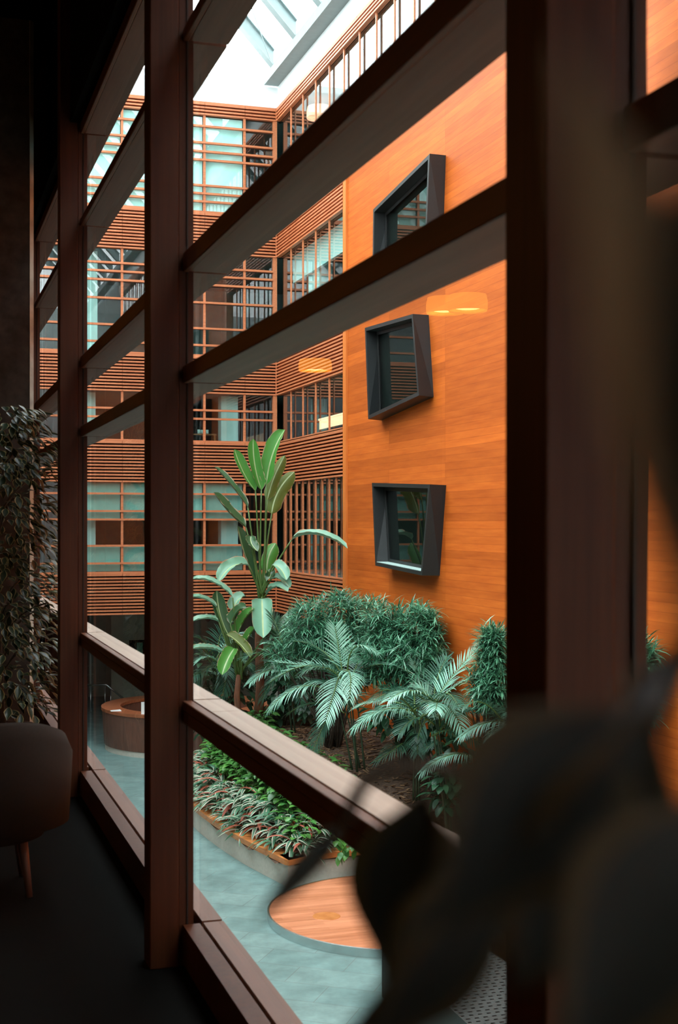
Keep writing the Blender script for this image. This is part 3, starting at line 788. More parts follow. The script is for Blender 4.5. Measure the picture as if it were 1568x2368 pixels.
def frond(mb, a, c, e, n, ll, droop, width=0.02, spread=1.0, mat=0, seed=0, up=UP):
    """feathered palm frond along a bent midrib"""
    rr = random.Random(seed); pts = bez(a, c, e, 24)
    mb.tube(pts, [0.016 * (1 - .8 * i / 24) + .002 for i in range(25)], 5, 1)
    for k in range(n):
        t = 0.12 + 0.87 * k / (n - 1)
        f = t * 24; i = min(23, int(f)); p = pts[i].lerp(pts[i + 1], f - i)
        tan = (pts[i + 1] - pts[i]).normalized()
        side = tan.cross(up)
        if side.length < .05: side = tan.cross(CAMV)
        side.normalize(); nr = side.cross(tan).normalized()
        L = ll * (0.45 + 0.55 * math.sin(PI * (0.12 + 0.78 * t)) ** 0.8) * (1 - .35 * t)
        p.x = min(p.x, 9.3)
        for s in (-1, 1):
            di = (side * s * spread + tan * (0.55 + 0.7 * t) + nr * 0.28 + Vector((rr.uniform(-.1, .1), rr.uniform(-.1, .1), rr.uniform(-.1, .1)))).normalized()
            q = p.copy(); w0 = width; rows = []
            for j in range(5):
                tt = j / 4
                ww = w0 * (0.5, 1.0, .9, .62, .08)[j]
                q.x = min(q.x, 9.37)
                wd = di.cross(nr if abs(di.dot(nr)) < .9 else tan).normalized()
                rows.append((q - wd * ww * .5, q + wd * ww * .5))
                di = (di + Vector((0, 0, -droop * (0.10 + .30 * tt)))).normalized()
                q = q + di * (L / 4)
            o = len(mb.v)
            for r in rows: mb.v += [tuple(r[0]), tuple(r[1])]
            for j in range(4):
                mb.f.append([o + 2 * j, o + 2 * j + 1, o + 2 * j + 3, o + 2 * j + 2]); mb.m.append(mat)

def palm(label, base, d, stems, fronds, seed, extra=9):
    t = thing('palm', label, 'palm', base, 'feather palms in the garden')
    for i, (c0, c1) in enumerate(stems):
        e = at(*c1, d); s = base + Vector((c0, R.uniform(-.1, .1), -.05))
        MB().tube(bez(s, (s + e) / 2 + Vector((0, 0, .1)), e, 6), [.022, .02, .018, .016, .014, .012, .01], 7).build('stem', M['palm_stem'], t, smooth=True)
    for i, (b, c, e, n, ll, dr, mt, d0, d1) in enumerate(fronds):
        pb, pc, pe = at(*b, d + d0), at(*c, d + (d0 + d1) / 2), at(*e, d + d1)
        mb = MB(); frond(mb, pb, pc, pe, int(n * .66), ll * 1.3, dr, 0.025, 1.0, 0, seed * 31 + i)
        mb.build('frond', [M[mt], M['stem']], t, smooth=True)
    # younger fronds inside the crown and old ones low down
    rr = random.Random(seed * 7)
    hub = at(*stems[0][1], d)
    for i in range(extra):
        a = rr.uniform(0, 2 * PI); l = rr.uniform(.7, 1.15); up = rr.choice((.75, .55, .25, -.1, -.3))
        s = hub + Vector((rr.uniform(-.08, .08), rr.uniform(-.08, .08), rr.uniform(-.5, .05)))
        e = s + Vector((math.cos(a) * l, math.sin(a) * l, up * .7))
        if e.x > 9.2: e.x = 9.2
        c = (s + e) / 2 + Vector((0, 0, .35 + .2 * abs(up)))
        mb = MB(); frond(mb, s, c, e, 20, .5, rr.uniform(.5, 1.1), 0.03, 1.0, 0, seed * 77 + i)
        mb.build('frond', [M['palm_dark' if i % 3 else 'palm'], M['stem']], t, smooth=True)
    return t
def q6(x, y): return (440 + x / 2.0907, 1330 + y / 2.0907)
def gbase(px, py, d):
    p = at(px, py, d); p.z = ground(p.x, p.y); return p
d = 24.6
palm('tall pale green palm rising beside the bare soil, its fronds spread like a star', gbase(830, 1775, d), d,
     [(-.05, q6(760, 560)), (.0, q6(775, 540)), (.06, q6(740, 620)), (.1, q6(800, 560)), (-.1, q6(720, 650))],
     [(q6(722, 478), q6(705, 540), q6(655, 700), 34, .42, .8, 'palm', 0, -.7),
      (q6(640, 545), q6(520, 500), q6(388, 640), 34, .46, 1.3, 'palm', 0, -.3),
      (q6(725, 478), q6(560, 380), q6(385, 520), 36, .44, .25, 'palm', .2, .3),
      (q6(728, 472), q6(640, 320), q6(500, 320), 32, .40, .2, 'palm_dark', .3, .8),
      (q6(735, 470), q6(720, 360), q6(700, 250), 30, .38, .25, 'palm', .2, .5),
      (q6(760, 480), q6(760, 270), q6(905, 375), 32, .36, 1.0, 'palm', .1, -.3),
      (q6(740, 470), q6(790, 430), q6(770, 600), 26, .34, 1.0, 'palm', 0, -.5),
      (q6(715, 660), q6(640, 680), q6(590, 880), 34, .40, .9, 'palm_dark', .2, -.2),
      (q6(720, 480), q6(600, 440), q6(420, 420), 30, .40, .3, 'palm', .4, .9),
      (q6(770, 560), q6(860, 480), q6(940, 560), 28, .36, .7, 'palm_dark', .4, .7)], 3)
d = 23.6
palm('palm in the middle of the bed with a broad pale frond drooping to its left', gbase(960, 1800, d), d,
     [(0, q6(1095, 660)), (.05, q6(1100, 640)), (-.05, q6(1085, 690)), (.1, q6(1120, 680))],
     [(q6(1095, 665), q6(940, 600), q6(790, 740), 38, .42, 1.4, 'palm', 0, -.4),
      (q6(1085, 650), q6(930, 570), q6(800, 640), 32, .36, .6, 'palm', .2, .2),
      (q6(1100, 640), q6(960, 500), q6(880, 590), 30, .36, .35, 'palm_dark', .4, .7),
      (q6(1070, 480), q6(990, 410), q6(870, 440), 26, .30, .3, 'palm', .6, .9),
      (q6(1130, 600), q6(1120, 500), q6(1080, 420), 26, .34, .3, 'palm', .4, .6),
      (q6(1140, 700), q6(1090, 760), q6(1100, 860), 26, .34, 1.0, 'palm_dark', .1, -.2),
      (q6(1100, 790), q6(1180, 790), q6(1270, 860), 30, .36, .8, 'palm_dark', .3, .1),
      (q6(1000, 830), q6(1080, 780), q6(900, 900), 30, .40, .9, 'palm_dark', .2, -.3)], 4)
d = 22.6
palm('palm with a tall fan-shaped upright frond near the right end of the bed', gbase(1045, 1830, d), d,
     [(0, q6(1180, 640)), (.05, q6(1190, 660)), (-.06, q6(1165, 700))],
     [(q6(1185, 610), q6(1260, 480), q6(1400, 345), 40, .42, .35, 'palm', .2, .5),
      (q6(1190, 620), q6(1300, 500), q6(1440, 470), 38, .40, .7, 'palm', 0, -.1),
      (q6(1110, 690), q6(1300, 590), q6(1480, 680), 44, .38, 1.5, 'palm', -.1, -.4),
      (q6(1180, 640), q6(1330, 640), q6(1400, 740), 30, .34, 1.0, 'palm_dark', .3, .5),
      (q6(1180, 600), q6(1180, 500), q6(1240, 400), 28, .32, .3, 'palm_dark', .5, .8),
      (q6(1170, 620), q6(1120, 520), q6(1090, 560), 26, .32, .4, 'palm', .3, .4),
      (q6(1390, 890), q6(1260, 820), q6(1120, 950), 38, .36, 1.3, 'palm', -.4, -.8),
      (q6(1230, 820), q6(1200, 790), q6(1140, 840), 26, .32, .9, 'palm_dark', .3, .2)], 5)
d = 21.9
palm('palm at the right edge of the bed, partly hidden by the near window post', gbase(1180, 1830, d), d,
     [(0, q6(1560, 700)), (.05, q6(1580, 720)), (-.05, q6(1540, 740))],
     [(q6(1545, 722), q6(1430, 680), q6(1310, 780), 36, .36, 1.3, 'palm', 0, -.3),
      (q6(1555, 722), q6(1510, 700), q6(1480, 860), 32, .40, 1.1, 'palm', -.2, -.6),
      (q6(1560, 700), q6(1500, 600), q6(1420, 540), 30, .36, .3, 'palm_dark', .2, .4),
      (q6(1570, 700), q6(1530, 560), q6(1440, 500), 28, .36, .3, 'palm', .3, .6),
      (q6(1580, 720), q6(1680, 640), q6(1800, 760), 32, .4, .9, 'palm', 0, .2),
      (q6(1560, 780), q6(1450, 860), q6(1380, 980), 30, .36, .8, 'palm_dark', 0, -.2)], 6)
d = 30.6
palm('shaded palm at the back left of the garden beneath the banana leaves', gbase(500, 1620, d), d,
     [(0, q6(130, 400)), (.05, q6(150, 420)), (-.05, q6(110, 430))],
     [(q6(130, 420), q6(70, 300), q6(20, 300), 30, .42, .6, 'palm_dark', 0, -.2),
      (q6(140, 410), q6(120, 270), q6(200, 230), 32, .42, .5, 'palm_dark', .2, .4),
      (q6(130, 440), q6(60, 420), q6(20, 560), 32, .46, 1.0, 'palm_dark', -.2, -.5),
      (q6(150, 470), q6(200, 420), q6(150, 600), 32, .44, 1.0, 'palm_dark', -.2, -.6),
      (q6(160, 440), q6(240, 380), q6(290, 470), 30, .42, .7, 'palm', 0, .1),
      (q6(140, 430), q6(90, 370), q6(30, 420), 30, .42, .6, 'palm', -.4, -.6)], 7)
d = 28.6
palm('palm behind the tall banana trunk, its fronds against the slatted wall', gbase(680, 1600, d), d,
     [(0, q6(470, 420)), (.05, q6(480, 400)), (-.05, q6(450, 430))],
     [(q6(470, 420), q6(430, 260), q6(390, 190), 30, .42, .4, 'palm_dark', 0, .2),
      (q6(470, 400), q6(470, 230), q6(560, 150), 32, .42, .4, 'palm_dark', .3, .5),
      (q6(475, 410), q6(430, 330), q6(360, 330), 30, .40, .6, 'palm', -.2, -.4),
      (q6(480, 430), q6(540, 320), q6(620, 340), 30, .40, .7, 'palm_dark', 0, 0),
      (q6(460, 450), q6(400, 480), q6(350, 600), 32, .42, .9, 'palm_dark', -.2, -.4)], 8)

# ------------------------------------------------------------------ lance-leaved shrubs along the orange wall
def lance_leaves(mb, blobs, n, L, W, seed, droop=.3, mat=0):
    rr = random.Random(seed)
    tot = sum(b[3] * b[4] * b[5] for b in blobs)
    for (cx, cy, cz, rx, ry, rz) in blobs:
        for _ in range(int(n * (rx * ry * rz) / tot)):
            while True:
                v = Vector((rr.gauss(0, 1), rr.gauss(0, 1), rr.gauss(0, 1)))
                if v.length > .1: break
            v.normalize(); k = rr.random() ** 0.28
            c = Vector((cx + v.x * rx * k, cy + v.y * ry * k, cz + v.z * rz * k))
            ax = (Vector((v.x, v.y, v.z * .6 + .25)) + Vector((rr.uniform(-1, 1), rr.uniform(-1, 1), rr.uniform(-.6, .6))) * .6).normalized()
            for j in range(9):
                di = (ax * .55 + Vector((rr.uniform(-1, 1), rr.uniform(-1, 1), rr.uniform(-.7, .6)))).normalized()
                p = c - ax * rr.uniform(0, .16)
                l = L * rr.uniform(.6, 1.2); w = W * rr.uniform(.8, 1.2)
                sd = di.cross(UP + Vector((rr.uniform(-.4, .4), rr.uniform(-.4, .4), 0)))
                if sd.length < .05: continue
                sd.normalize()
                p1 = p + di * l * .38; d2 = (di + Vector((0, 0, -droop * .8))).normalized(); p2 = p1 + d2 * l * .34
                d3 = (d2 + Vector((0, 0, -droop * .9))).normalized(); p3 = p2 + d3 * l * .28
                if max(p1.x, p3.x) > 9.37: continue
                o = len(mb.v)
                mb.v += [tuple(q) for q in (p, p1 - sd * w * .5, p1 + sd * w * .5, p2 - sd * w * .38, p2 + sd * w * .38, p3)]
                for f in ([0, 1, 2], [1, 3, 4, 2], [3, 5, 4]): mb.f.append([o + i for i in f]); mb.m.append(mat)
def shrub(label, blobs_px, d, n, seed):
    """blobs in the picture: (px, py, half width px, half height px, depth offset)"""
    bl = []
    for px, py, hw, hh, dd in blobs_px:
        p = at(px, py, d + dd); s = (d + dd) / F_PX
        bl.append((min(p.x, 9.32 - hw * s * .8), p.y, p.z, hw * s * .85, hw * s, hh * s))
    cx = sum(b[0] for b in bl) / len(bl); cy = sum(b[1] for b in bl) / len(bl)
    base = Vector((cx, cy, ground(cx, cy)))
    t = thing('shrub', label, 'shrub', base, 'lance leaved shrubs along the orange wall')
    mb = MB(); lance_leaves(mb, bl, n // 5, .28, .024, seed); mb.build('foliage', M['bush'], t, smooth=True)
    rr = random.Random(seed)
    mb = MB()
    for b in bl:
        for _ in range(5):
            e = Vector((b[0] + rr.uniform(-.6, .6) * b[3], b[1] + rr.uniform(-.6, .6) * b[4], b[2] + rr.uniform(0, .5) * b[5]))
            s = base + Vector((rr.uniform(-.15, .15), rr.uniform(-.15, .15), -.05))
            mb.tube(bez(s, (s + e) / 2 + Vector((rr.uniform(-.1, .1), 0, .2)), e, 5), [.02, .017, .014, .011, .009, .006], 5)
    mb.build('stems', M['bark'], t, smooth=True)
shrub('dense lance-leaved shrub below the slatted corner, left of the lowest window box', [(780, 1425, 70, 62, 0), (715, 1450, 72, 62, -.3), (860, 1480, 60, 60, -.1), (650, 1520, 40, 40, -.3), (830, 1550, 70, 40, -.4), (838, 1440, 62, 60, .2), (775, 1490, 95, 55, -.4), (690, 1480, 40, 40, -.2), (800, 1385, 38, 28, .3)], 27.0, 5200, 11)
shrub('rounded lance-leaved shrub below the lowest dark window box', [(945, 1450, 70, 62, 0), (1010, 1460, 62, 60, -.2), (885, 1440, 60, 62, .2), (900, 1500, 60, 60, 0), (1060, 1440, 30, 40, 0), (930, 1580, 60, 40, -.4), (960, 1520, 90, 55, -.4), (1045, 1490, 42, 55, -.2), (1000, 1560, 70, 40, -.5), (870, 1530, 50, 45, -.2)], 25.0, 5600, 12)
shrub('sparse lance-leaved shrub at the right against the orange wall, beside the near post', [(1160, 1490, 40, 55, 0), (1130, 1540, 34, 45, -.1), (1175, 1580, 50, 60, -.1), (1105, 1580, 30, 40, 0), (1200, 1500, 40, 60, 0)], 22.2, 2300, 13)
shrub('lance-leaved shrub seen through the nearest bay, right of the near window post', [(1560, 1530, 48, 58, 0), (1620, 1530, 60, 66, 0), (1540, 1590, 34, 45, 0), (1600, 1620, 70, 60, 0)], 17.9, 2200, 14)

# ------------------------------------------------------------------ ground cover: single plants
def oval_leaf(mb, p, di, l, w, mat=0, seed=0, bend=.5):
    sd = di.cross(UP)
    if sd.length < .05: sd = Vector((1, 0, 0))
    sd.normalize(); nr = sd.cross(di).normalized()
    rows = []; q = p.copy(); d2 = di.copy()
    for t, ww in ((0, .06), (.2, .75), (.45, 1.0), (.72, .72), (1, .03)):
        rows.append((q - sd * w * .5 * ww + nr * w * .12 * ww, q.copy(), q + sd * w * .5 * ww + nr * w * .12 * ww))
        d2 = (d2 + Vector((0, 0, -bend * .3))).normalized(); q = q + d2 * l * .25
    o = len(mb.v)
    for r in rows: mb.v += [tuple(k) for k in r]
    for i in range(4):
        for k in range(2):
            mb.f.append([o + 3 * i + k, o + 3 * i + k + 1, o + 3 * i + k + 4, o + 3 * i + k + 3]); mb.m.append(mat)
def green_clump(seed):
    rr = random.Random(seed); mb = MB()
    for k in range(22):
        a = rr.uniform(0, 2 * PI); h = rr.uniform(.10, .34); r = rr.uniform(.02, .16)
        p = Vector((math.cos(a) * r, math.sin(a) * r, h))
        mb.tube([(0, 0, 0), (p.x * .6, p.y * .6, h * .7), tuple(p)], .004, 4, 1, False)
        oval_leaf(mb, p, Vector((math.cos(a), math.sin(a), rr.uniform(-.1, .6))).normalized(), rr.uniform(.12, .19), rr.uniform(.07, .11), 0, 0, .6)
    return mb
def strap_clump(seed):
    rr = random.Random(seed); mb = MB()
    for k in range(20):
        a = rr.uniform(0, 2 * PI); l = rr.uniform(.24, .40); w = rr.uniform(.045, .065)
        di = Vector((math.cos(a), math.sin(a), rr.uniform(.35, 1.5))).normalized(); q = Vector((math.cos(a) * .03, math.sin(a) * .03, rr.uniform(.05, .16)))
        sd = Vector((-math.sin(a), math.cos(a), 0)); rows = []
        for j in range(7):
            t = j / 6; ww = w * .5 * (.35, .75, 1, 1, .85, .5, .04)[j]
            nr = sd.cross(di).normalized()
            rows.append([q + sd * ww * c + nr * ww * abs(c) * .4 for c in (-1, -.55, 0, .55, 1)])
            di = (di + Vector((0, 0, -.26))).normalized(); q = q + di * l / 6
        o = len(mb.v)
        for r in rows: mb.v += [tuple(x) for x in r]
        red = rr.random() < .14; both = rr.random() < .55
        for j in range(6):
            for c in range(4):
                mb.f.append([o + 5 * j + c, o + 5 * j + c + 1, o + 5 * j + c + 6, o + 5 * j + c + 5])
                mb.m.append(2 if red else (1 if (c == 0 or (c == 3 and both)) else 0))
    return mb
GP = [green_clump(100 + k) for k in range(5)]; SP = [strap_clump(200 + k) for k in range(5)]
gob = []; sob = []
def scatter(protos, objs, name, mats, x, y, z, label, cat, group, sc=1.0):
    k = R.randrange(len(protos))
    if len(objs) <= k or objs[k] is None:
        while len(objs) <= k: objs.append(None)
        o = protos[k].build(name, mats, smooth=True); objs[k] = o
    else:
        o = objs[k].copy(); C.objects.link(o)
    o.location = (x, y, z); o.rotation_euler = (0, 0, R.uniform(0, 2 * PI)); s = sc * R.uniform(.85, 1.2); o.scale = (s, s, s)
    tag(o, label, cat, group)
n = 0; tries = 0
placed = []
while n < 75 and tries < 9000:
    tries += 1
    y = R.uniform(20.9, 29.0); x = front_x(y) + R.uniform(.2, .95); s = inside(x, y)
    if s < .20 or s > .70: continue
    if any((x - a) ** 2 + (y - b) ** 2 < .16 ** 2 for a, b in placed): continue
    if y < 21.6 and R.random() < .7: continue
    placed.append((x, y)); n += 1
    scatter(SP, sob, 'striped_plant', [M['strap'], M['strap_edge'], M['strap_red']], x, y, ground(x, y) - .02, 'low plant with cream edged strap leaves along the wooden planter cap', 'plant', 'cream striped border plants', 1.3)
n = 0; tries = 0
while n < 230 and tries < 20000:
    tries += 1
    y = R.uniform(20.6, 30.0); x = R.uniform(5.4, 8.4); s = inside(x, y)
    lo = .62 if y > 21.9 else .3
    if s < lo or s > 1.75: continue
    if y < 24 and x > 6.7 + .3 * (y - 21): continue
    if any((x - a) ** 2 + (y - b) ** 2 < .135 ** 2 for a, b in placed): continue
    placed.append((x, y)); n += 1
    scatter(GP, gob, 'leafy_plant', [M['gcover'], M['stem']], x, y, ground(x, y) - .02, 'bright green leafy ground cover plant on the slope behind the striped border', 'plant', 'green ground cover plants', 1.3)
# broad-leaved undergrowth around the banana trunks
def undergrowth(label, blobs_px, d, n, seed):
    rr = random.Random(seed); bl = []
    for px, py, hw, hh, dd in blobs_px:
        p = at(px, py, d + dd); k = (d + dd) / F_PX; bl.append((p, hw * k, hh * k))
    c = sum((b[0] for b in bl), Vector()) / len(bl); base = Vector((c.x, c.y, ground(c.x, c.y)))
    t = thing('broadleaf_shrub', label, 'shrub', base, 'dark broad-leaved undergrowth around the banana trunks')
    mb = MB()
    for i in range(n):
        p, rw, rh = bl[i % len(bl)]
        v = Vector((rr.gauss(0, 1), rr.gauss(0, 1), rr.gauss(0, 1))).normalized() * rr.random() ** .35
        q = p + Vector((v.x * rw, v.y * rw, v.z * rh))
        if q.x > 9.2: continue
        oval_leaf(mb, q, Vector((v.x + rr.uniform(-.5, .5), v.y - .2 + rr.uniform(-.5, .5), rr.uniform(-.5, .5))).normalized(), rr.uniform(.18, .36), rr.uniform(.08, .15), 0, 0, .7)
    mb.build('foliage', M['under'], t, smooth=True)
    mb = MB()
    for p, rw, rh in bl:
        for k in range(4):
            e = p + Vector((rr.uniform(-.5, .5) * rw, rr.uniform(-.5, .5) * rw, 0))
            mb.tube(bez(base + Vector((rr.uniform(-.1, .1), rr.uniform(-.1, .1), -.05)), (base + e) / 2, e, 5), .012, 5)
    mb.build('stems', M['bark'], t, smooth=True)
undergrowth('dark broad-leaved undergrowth left of the tall banana trunk, against the lobby', [(490, 1560, 50, 60, 0), (540, 1600, 45, 60, 0), (480, 1640, 60, 60, .2), (560, 1540, 30, 50, .3)], 31.0, 520, 41)
undergrowth('dark broad-leaved undergrowth right of the tall banana trunk, below the slatted corner', [(650, 1540, 40, 60, .4), (690, 1580, 45, 60, .2), (640, 1610, 40, 60, .2), (720, 1620, 40, 50, -.4), (650, 1470, 30, 50, .6)], 30.2, 620, 42)
undergrowth('low dark undergrowth in the shade between the palms near the orange wall', [(900, 1660, 60, 40, 0), (1000, 1700, 60, 45, -.6), (1080, 1760, 60, 60, -1.2), (1040, 1820, 50, 50, -1.8)], 24.6, 420, 43)
# trailing plant over the inner wall
t = thing('trailing_plant', 'green plant trailing over the planter wall behind the round platform', 'plant', (at(797, 1955, 21.9).x, at(797, 1955, 21.9).y, .45))
mb = MB(); c = at(797, 1950, 21.75)
for k in range(26):
    a = R.uniform(0, 2 * PI)
    p = c + Vector((R.uniform(-.2, .2), R.uniform(-.1, .12), R.uniform(-.18, .16)))
    oval_leaf(mb, p, Vector((math.cos(a) * .5, -.5 + math.sin(a) * .4, -.4 + R.uniform(-.3, .5))).normalized(), .19, .10, 0, 0, .8)
mb.build('foliage', M['gcover'], t, smooth=True)
mb = MB()
for k in range(5): mb.tube(bez(c + Vector((R.uniform(-.2, .2), .45, .0)), c + Vector((0, .2, .15)), c + Vector((R.uniform(-.15, .15), 0, -.05)), 5), .006, 5)
mb.build('stems', M['stem'], t)

# ------------------------------------------------------------------ perforated metal box on the atrium floor
vb = at(1075, 2330, 15.2)
vx0, vx1, vy0, vy1 = vb.x - .38, vb.x + .95, vb.y - 1.1, vb.y + 1.7
t = thing('ventilation_box', 'dark perforated metal ventilation box on the atrium floor, low at the near post', 'ventilation box', ((vx0 + vx1) / 2, (vy0 + vy1) / 2, 0))
mb = MB(); nx, ny = 13, 24; z = 0.62; yp = vy1 - .55
for i in range(nx):
    for j in range(ny):
        x0 = vx0 + (vx1 - vx0) * i / nx; dx = (vx1 - vx0) / nx; y0 = vy0 + (yp - vy0) * j / ny; dy = (yp - vy0) / ny
        sh = .5 * dx if False else 0
        gx = [x0, x0 + dx * .25, x0 + dx * .75, x0 + dx]; gy = [y0, y0 + dy * .36, y0 + dy * .64, y0 + dy]
        if j % 2: gx = [x0, x0 + dx * .02, x0 + dx * .5, x0 + dx]
        o = len(mb.v)
        for yy in gy:
            for xx in gx: mb.v.append((xx, yy, z))
        for a in range(3):
            for b in range(3):
                if a == 1 and b == 1: continue
                mb.f.append([o + b * 4 + a, o + b * 4 + a + 1, o + b * 4 + a + 5, o + b * 4 + a + 4]); mb.m.append(0)
grey_metal = plain('dull_grey_metal', (0.028, 0.036, 0.034), 0.6, 0.2)
mb.build('perforated_lid', grey_metal, t)
mb = MB(); mb.box(vx0, vx1, vy0, vy1, 0, .55, 1); mb.box(vx0 - .02, vx0, vy0, vy1, 0, .63); mb.box(vx1, vx1 + .02, vy0, vy1, 0, .63); mb.box(vx0, vx1, vy0 - .02, vy0, 0, .63); mb.box(vx0, vx1, vy1, vy1 + .02, 0, .63)
mb.build('casing', [grey_metal, M['darkback']], t)
B(vx0, vx1, yp, yp + .02, .55, .63).build('divider', M['steel_grey'], t)
MB().lathe([(.06, .622), (.06, .66), (.03, .68), (.001, .68)], (vx0 + .25, vb.y - .1, 0), 16).build('knob', M['steel_grey'], t)

# ------------------------------------------------------------------ things inside our dark room
col = MB(); x0, x1, y0, y1, c = .15, .738, 9.0, 9.6, .025
ring = [(x0 + c, y0), (x1 - c, y0), (x1, y0 + c), (x1, y1 - c), (x1 - c, y1), (x0 + c, y1), (x0, y1 - c), (x0, y0 + c)]
col.add([(x, y, 4.3) for x, y in ring] + [(x, y, 9.2) for x, y in ring], [tuple(range(8))[::-1], tuple(range(8, 16))] + [(i, (i + 1) % 8, 8 + (i + 1) % 8, 8 + i) for i in range(8)])
co = struct('trim_50', col, M['concrete'])
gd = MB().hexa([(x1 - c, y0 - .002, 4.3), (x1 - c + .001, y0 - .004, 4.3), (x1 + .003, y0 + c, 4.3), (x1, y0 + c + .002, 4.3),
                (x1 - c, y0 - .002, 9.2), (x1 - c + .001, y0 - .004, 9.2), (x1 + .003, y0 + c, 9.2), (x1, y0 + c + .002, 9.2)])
gd.build('lit_chamfer', M['lit_edge'], co)  # window light on the chamfer, put in as a pale strip

def variegated_leaf(mb, base, di, up, l, w, seed, curl=.25):
    rr = random.Random(seed); di = di.normalized()
    sd = di.cross(up)
    if sd.length < .05: sd = di.cross(Vector((1, .2, 0)))
    sd.normalize(); nr = sd.cross(di).normalized(); q = base.copy(); d2 = di.copy(); rows = []
    for t, ww in ((0, .05), (.12, .55), (.3, .95), (.5, 1), (.7, .78), (.86, .38), (1, .02)):
        wv = 1 + rr.uniform(-.1, .1)
        rows.append([q + sd * (w * .5 * ww * wv * k) + nr * (abs(k) ** 1.5 * w * .16 * ww + rr.uniform(-.02, .02) * w) for k in (-1, -.78, 0, .78, 1)])
        d2 = (d2 - nr * curl * .16).normalized(); q = q + d2 * l / 6.0
    o = len(mb.v)
    for r in rows: mb.v += [tuple(x) for x in r]
    for i in range(6):
        for k in range(4):
            mb.f.append([o + 5 * i + k, o + 5 * i + k + 1, o + 5 * i + k + 6, o + 5 * i + k + 5]); mb.m.append(1 if k in (0, 3) else 0)
t = thing('variegated_fig_tree', 'leafy variegated fig tree with cream leaf margins beside the dark column', 'indoor tree', (.5, 8.45, 4.3))
mb = MB(); rr = random.Random(5)
for k in range(1900):
    z = rr.uniform(4.75, 6.62); h = (z - 4.75) / 1.87
    rad = .40 * (1 - .35 * max(0, h - .75) / .25) * rr.uniform(.25, 1) ** .5
    a = rr.uniform(0, 2 * PI)
    p = Vector((.48 + math.cos(a) * rad * 1.0, 8.47 + math.sin(a) * rad * .95, z))
    if p.x > .90: p.x = .90
    di = Vector((math.cos(a) + rr.uniform(-.5, .5), math.sin(a) + rr.uniform(-.5, .5), rr.uniform(-1.1, .2)))
    variegated_leaf(mb, p, di, UP + Vector((math.cos(a), math.sin(a), 0)) * .6, rr.uniform(.065, .10), rr.uniform(.035, .05), k)
mb.build('foliage', [M['ficus'], M['ficus_edge']], t, smooth=True)
mb = MB()
for k in range(26):
    a = rr.uniform(0, 2 * PI); z = rr.uniform(4.9, 6.4)
    mb.tube(bez((.48, 8.47, z - .25), (.48 + .1 * math.cos(a), 8.47 + .1 * math.sin(a), z), (.48 + .34 * math.cos(a), 8.47 + .34 * math.sin(a), z + .05), 5), .006, 5)
mb.tube([(.5, 8.45, 4.6), (.47, 8.47, 5.4), (.48, 8.47, 6.4)], [.03, .025, .012], 8)
mb.build('trunk', M['bark'], t, smooth=True)
MB().lathe([(.001, 0), (.17, 0), (.22, .36), (.20, .36), (.18, .3), (.001, .3)], (.5, 8.45, 4.3), 32).build('pot', M['pot'], t, smooth=True)

# tub armchair, its rounded back just in view
cx, cy = .28, 6.05
t = thing('tub_armchair', 'taupe upholstered tub armchair with a rounded back below the fig tree', 'armchair', (cx, cy, 4.3))
mb = MB(); n = 28
prof = [(.30, .30), (.37, .30), (.385, .70), (.36, .76), (.32, .77), (.29, .72), (.28, .42)]
vs = []; fs = []
for k in range(n + 1):
    a = -PI * .62 + 2 * PI * .62 * k / n - PI / 2
    drop = .24 * (abs(2 * k / n - 1)) ** 2.6
    for r, z in prof: vs.append((cx + r * math.cos(a), cy + r * math.sin(a), 4.3 + (z - drop if z > .5 else z)))
L = len(prof)
for k in range(n):
    for j in range(L): fs.append((k * L + j, k * L + (j + 1) % L, (k + 1) * L + (j + 1) % L, (k + 1) * L + j))
fs.append(tuple(range(L))); fs.append(tuple(n * L + j for j in range(L))[::-1])
mb.add(vs, fs).build('backrest', M['upholstery'], t, smooth=True)
MB().lathe([(.001, .46), (.24, .46), (.28, .43), (.29, .30), (.26, .24), (.001, .24)], (cx, cy, 4.3), 32).build('seat', M['upholstery'], t, smooth=True)
for a in (.8, 2.35, 3.9, 5.5):
    MB().tube([(cx + .22 * math.cos(a), cy + .22 * math.sin(a), 4.55), (cx + .26 * math.cos(a), cy + .26 * math.sin(a), 4.3)], [.022, .014], 8).build('leg', M['desk'], t, smooth=True)

# drum lamps hanging in our room: the photo shows them as reflections in the panes
for k, (px, py, dd, lab) in enumerate([(729, 846, 20.0, 'amber drum pendant hanging deep in the dark room, farthest of the row'),
                                       (1030, 708, 14.6, 'amber drum pendant in the dark room, in the middle of the row'),
                                       (1082, 702, 14.2, 'amber drum pendant in the dark room, nearest of the row')]):
    v = at(px, py, dd)
    round_pendant('drum_lamp', lab, (2 * .985 - v.x, v.y, v.z - .08), .25 if k == 0 else .21, .17, M['lamp_orange'], M['lamp_warm'], 9.2, 'drum pendants in the dark room')

for k, y in enumerate((7.6, 1.9, -3.6)):  # more pendants out of view, added to warm the posts and rail fronts
    lab = ('unseen drum pendant added to warm the window posts, level with the tub armchair', 'unseen drum pendant added to warm the window posts, beside the viewer', 'unseen drum pendant added to warm the window posts, behind the viewer')[k]
    dl = round_pendant('drum_lamp', lab, (-3.7, y, 8.17), .25, .17, M['lamp_orange'], M['lamp_warm'], 9.2, 'drum pendants in the dark room')  # added unseen pendant, named like the drum lamps above
    l = bpy.data.lights.new('fill_light', 'POINT'); l.energy = 9; l.color = (1.0, 0.60, 0.28); l.shadow_soft_size = .15  # warm fill added beneath each unseen pendant
    lo = bpy.data.objects.new('fill_light', l); C.objects.link(lo); lo.parent = dl; lo.location = (0, 0, -.2)

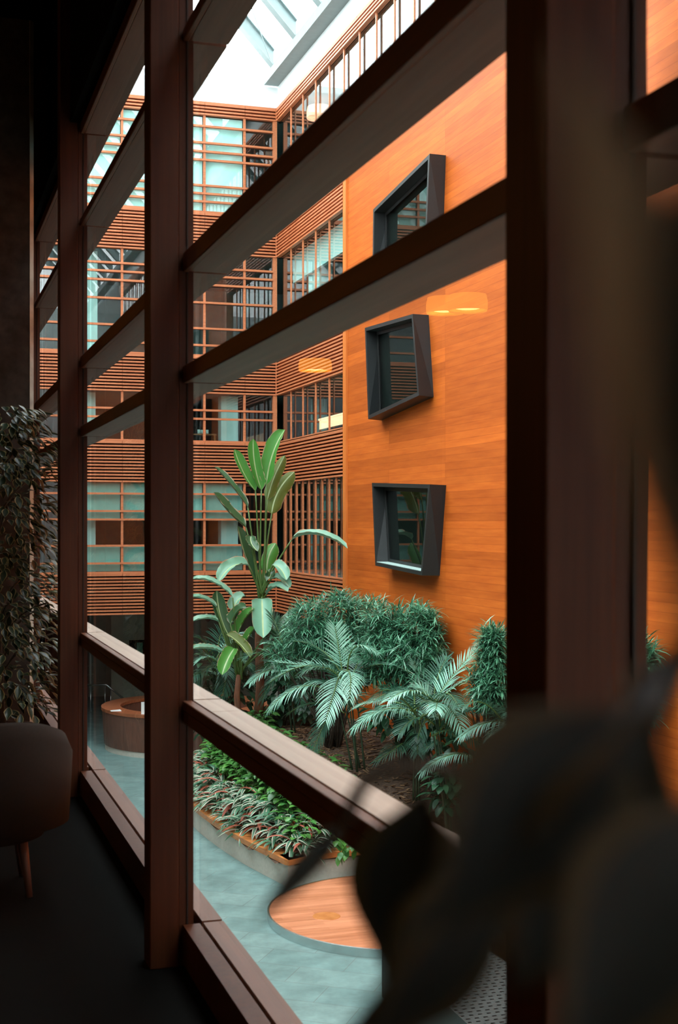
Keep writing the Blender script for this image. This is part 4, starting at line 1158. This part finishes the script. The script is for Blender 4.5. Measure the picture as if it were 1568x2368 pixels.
# foreground plant right in front of the lens
t = thing('foreground_fig', 'dark blurred variegated fig close to the viewer at the lower right', 'indoor plant', (.42, .62, 4.3))
FL = [((985, 1835), (880, 2260), .42, 270, 0), ((800, 1900), (606, 2115), .43, 66, 1),
      ((1420, 1640), (1040, 2120), .26, 400, 0), ((1500, 1640), (1230, 2330), .25, 420, 2), ((1180, 2080), (850, 2430), .30, 180, 0),
      ((1640, 1850), (1330, 2500), .24, 420, 1), ((1580, 2150), (1280, 2560), .30, 300, 0), ((1200, 1930), (890, 2300), .33, 180, 0), ((1540, 1520), (1430, 1690), .30, 100, 0),
      ((1060, 2040), (880, 2270), .40, 140, 0), ((1140, 2140), (740, 2500), .30, 150, 0), ((1500, 2300), (1330, 2700), .28, 300, 0),
      ((1580, 1480), (1430, 60), .12, 560, 3), ((1730, 1680), (1620, -60), .10, 380, 0)]
for i, (b, e, dd, w, tw) in enumerate(FL):
    pb, pe = at(*b, dd), at(*e, dd * (1 - .06 * (i % 3)))
    mb = MB()
    variegated_leaf(mb, pb, pe - pb, CAMV + Vector((.35 * (tw - 1), 0, .3 * (tw % 2))), (pe - pb).length * 1.02, w * dd / F_PX, 900 + i, .2)
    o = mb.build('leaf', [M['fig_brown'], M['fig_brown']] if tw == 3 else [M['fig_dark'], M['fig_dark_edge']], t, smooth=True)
    s = o.modifiers.new('subdivision', 'SUBSURF'); s.levels = 2; s.render_levels = 2
    s = o.modifiers.new('solidify', 'SOLIDIFY'); s.thickness = 0.0006
def px_path(pts): return [at(x, y, z) for x, y, z in pts]
for pp, r in ((px_path([(1300, 1900, .45), (1150, 1800, .45), (1000, 1775, .44), (900, 1775, .43), (840, 1810, .43), (795, 1900, .43)]), .0026),
              (px_path([(1700, 2600, .5), (1500, 2200, .5), (1300, 1900, .45)]), .004), (px_path([(1500, 2200, .5), (1450, 1800, .42), (1600, 1450, .3), (1640, 1180, .18)]), .003)):
    MB().tube(pp, r, 8).build('twig', M['bark'], t, smooth=True)
s0 = at(1700, 2600, .5)
MB().tube([s0, (.40, .60, 5.0), (.42, .62, 4.6)], [.004, .009, .012], 8).build('stem', M['bark'], t, smooth=True)
MB().lathe([(.001, 0), (.13, 0), (.17, .30), (.15, .30), (.14, .26), (.001, .26)], (.42, .62, 4.3), 32).build('pot', M['pot'], t, smooth=True)
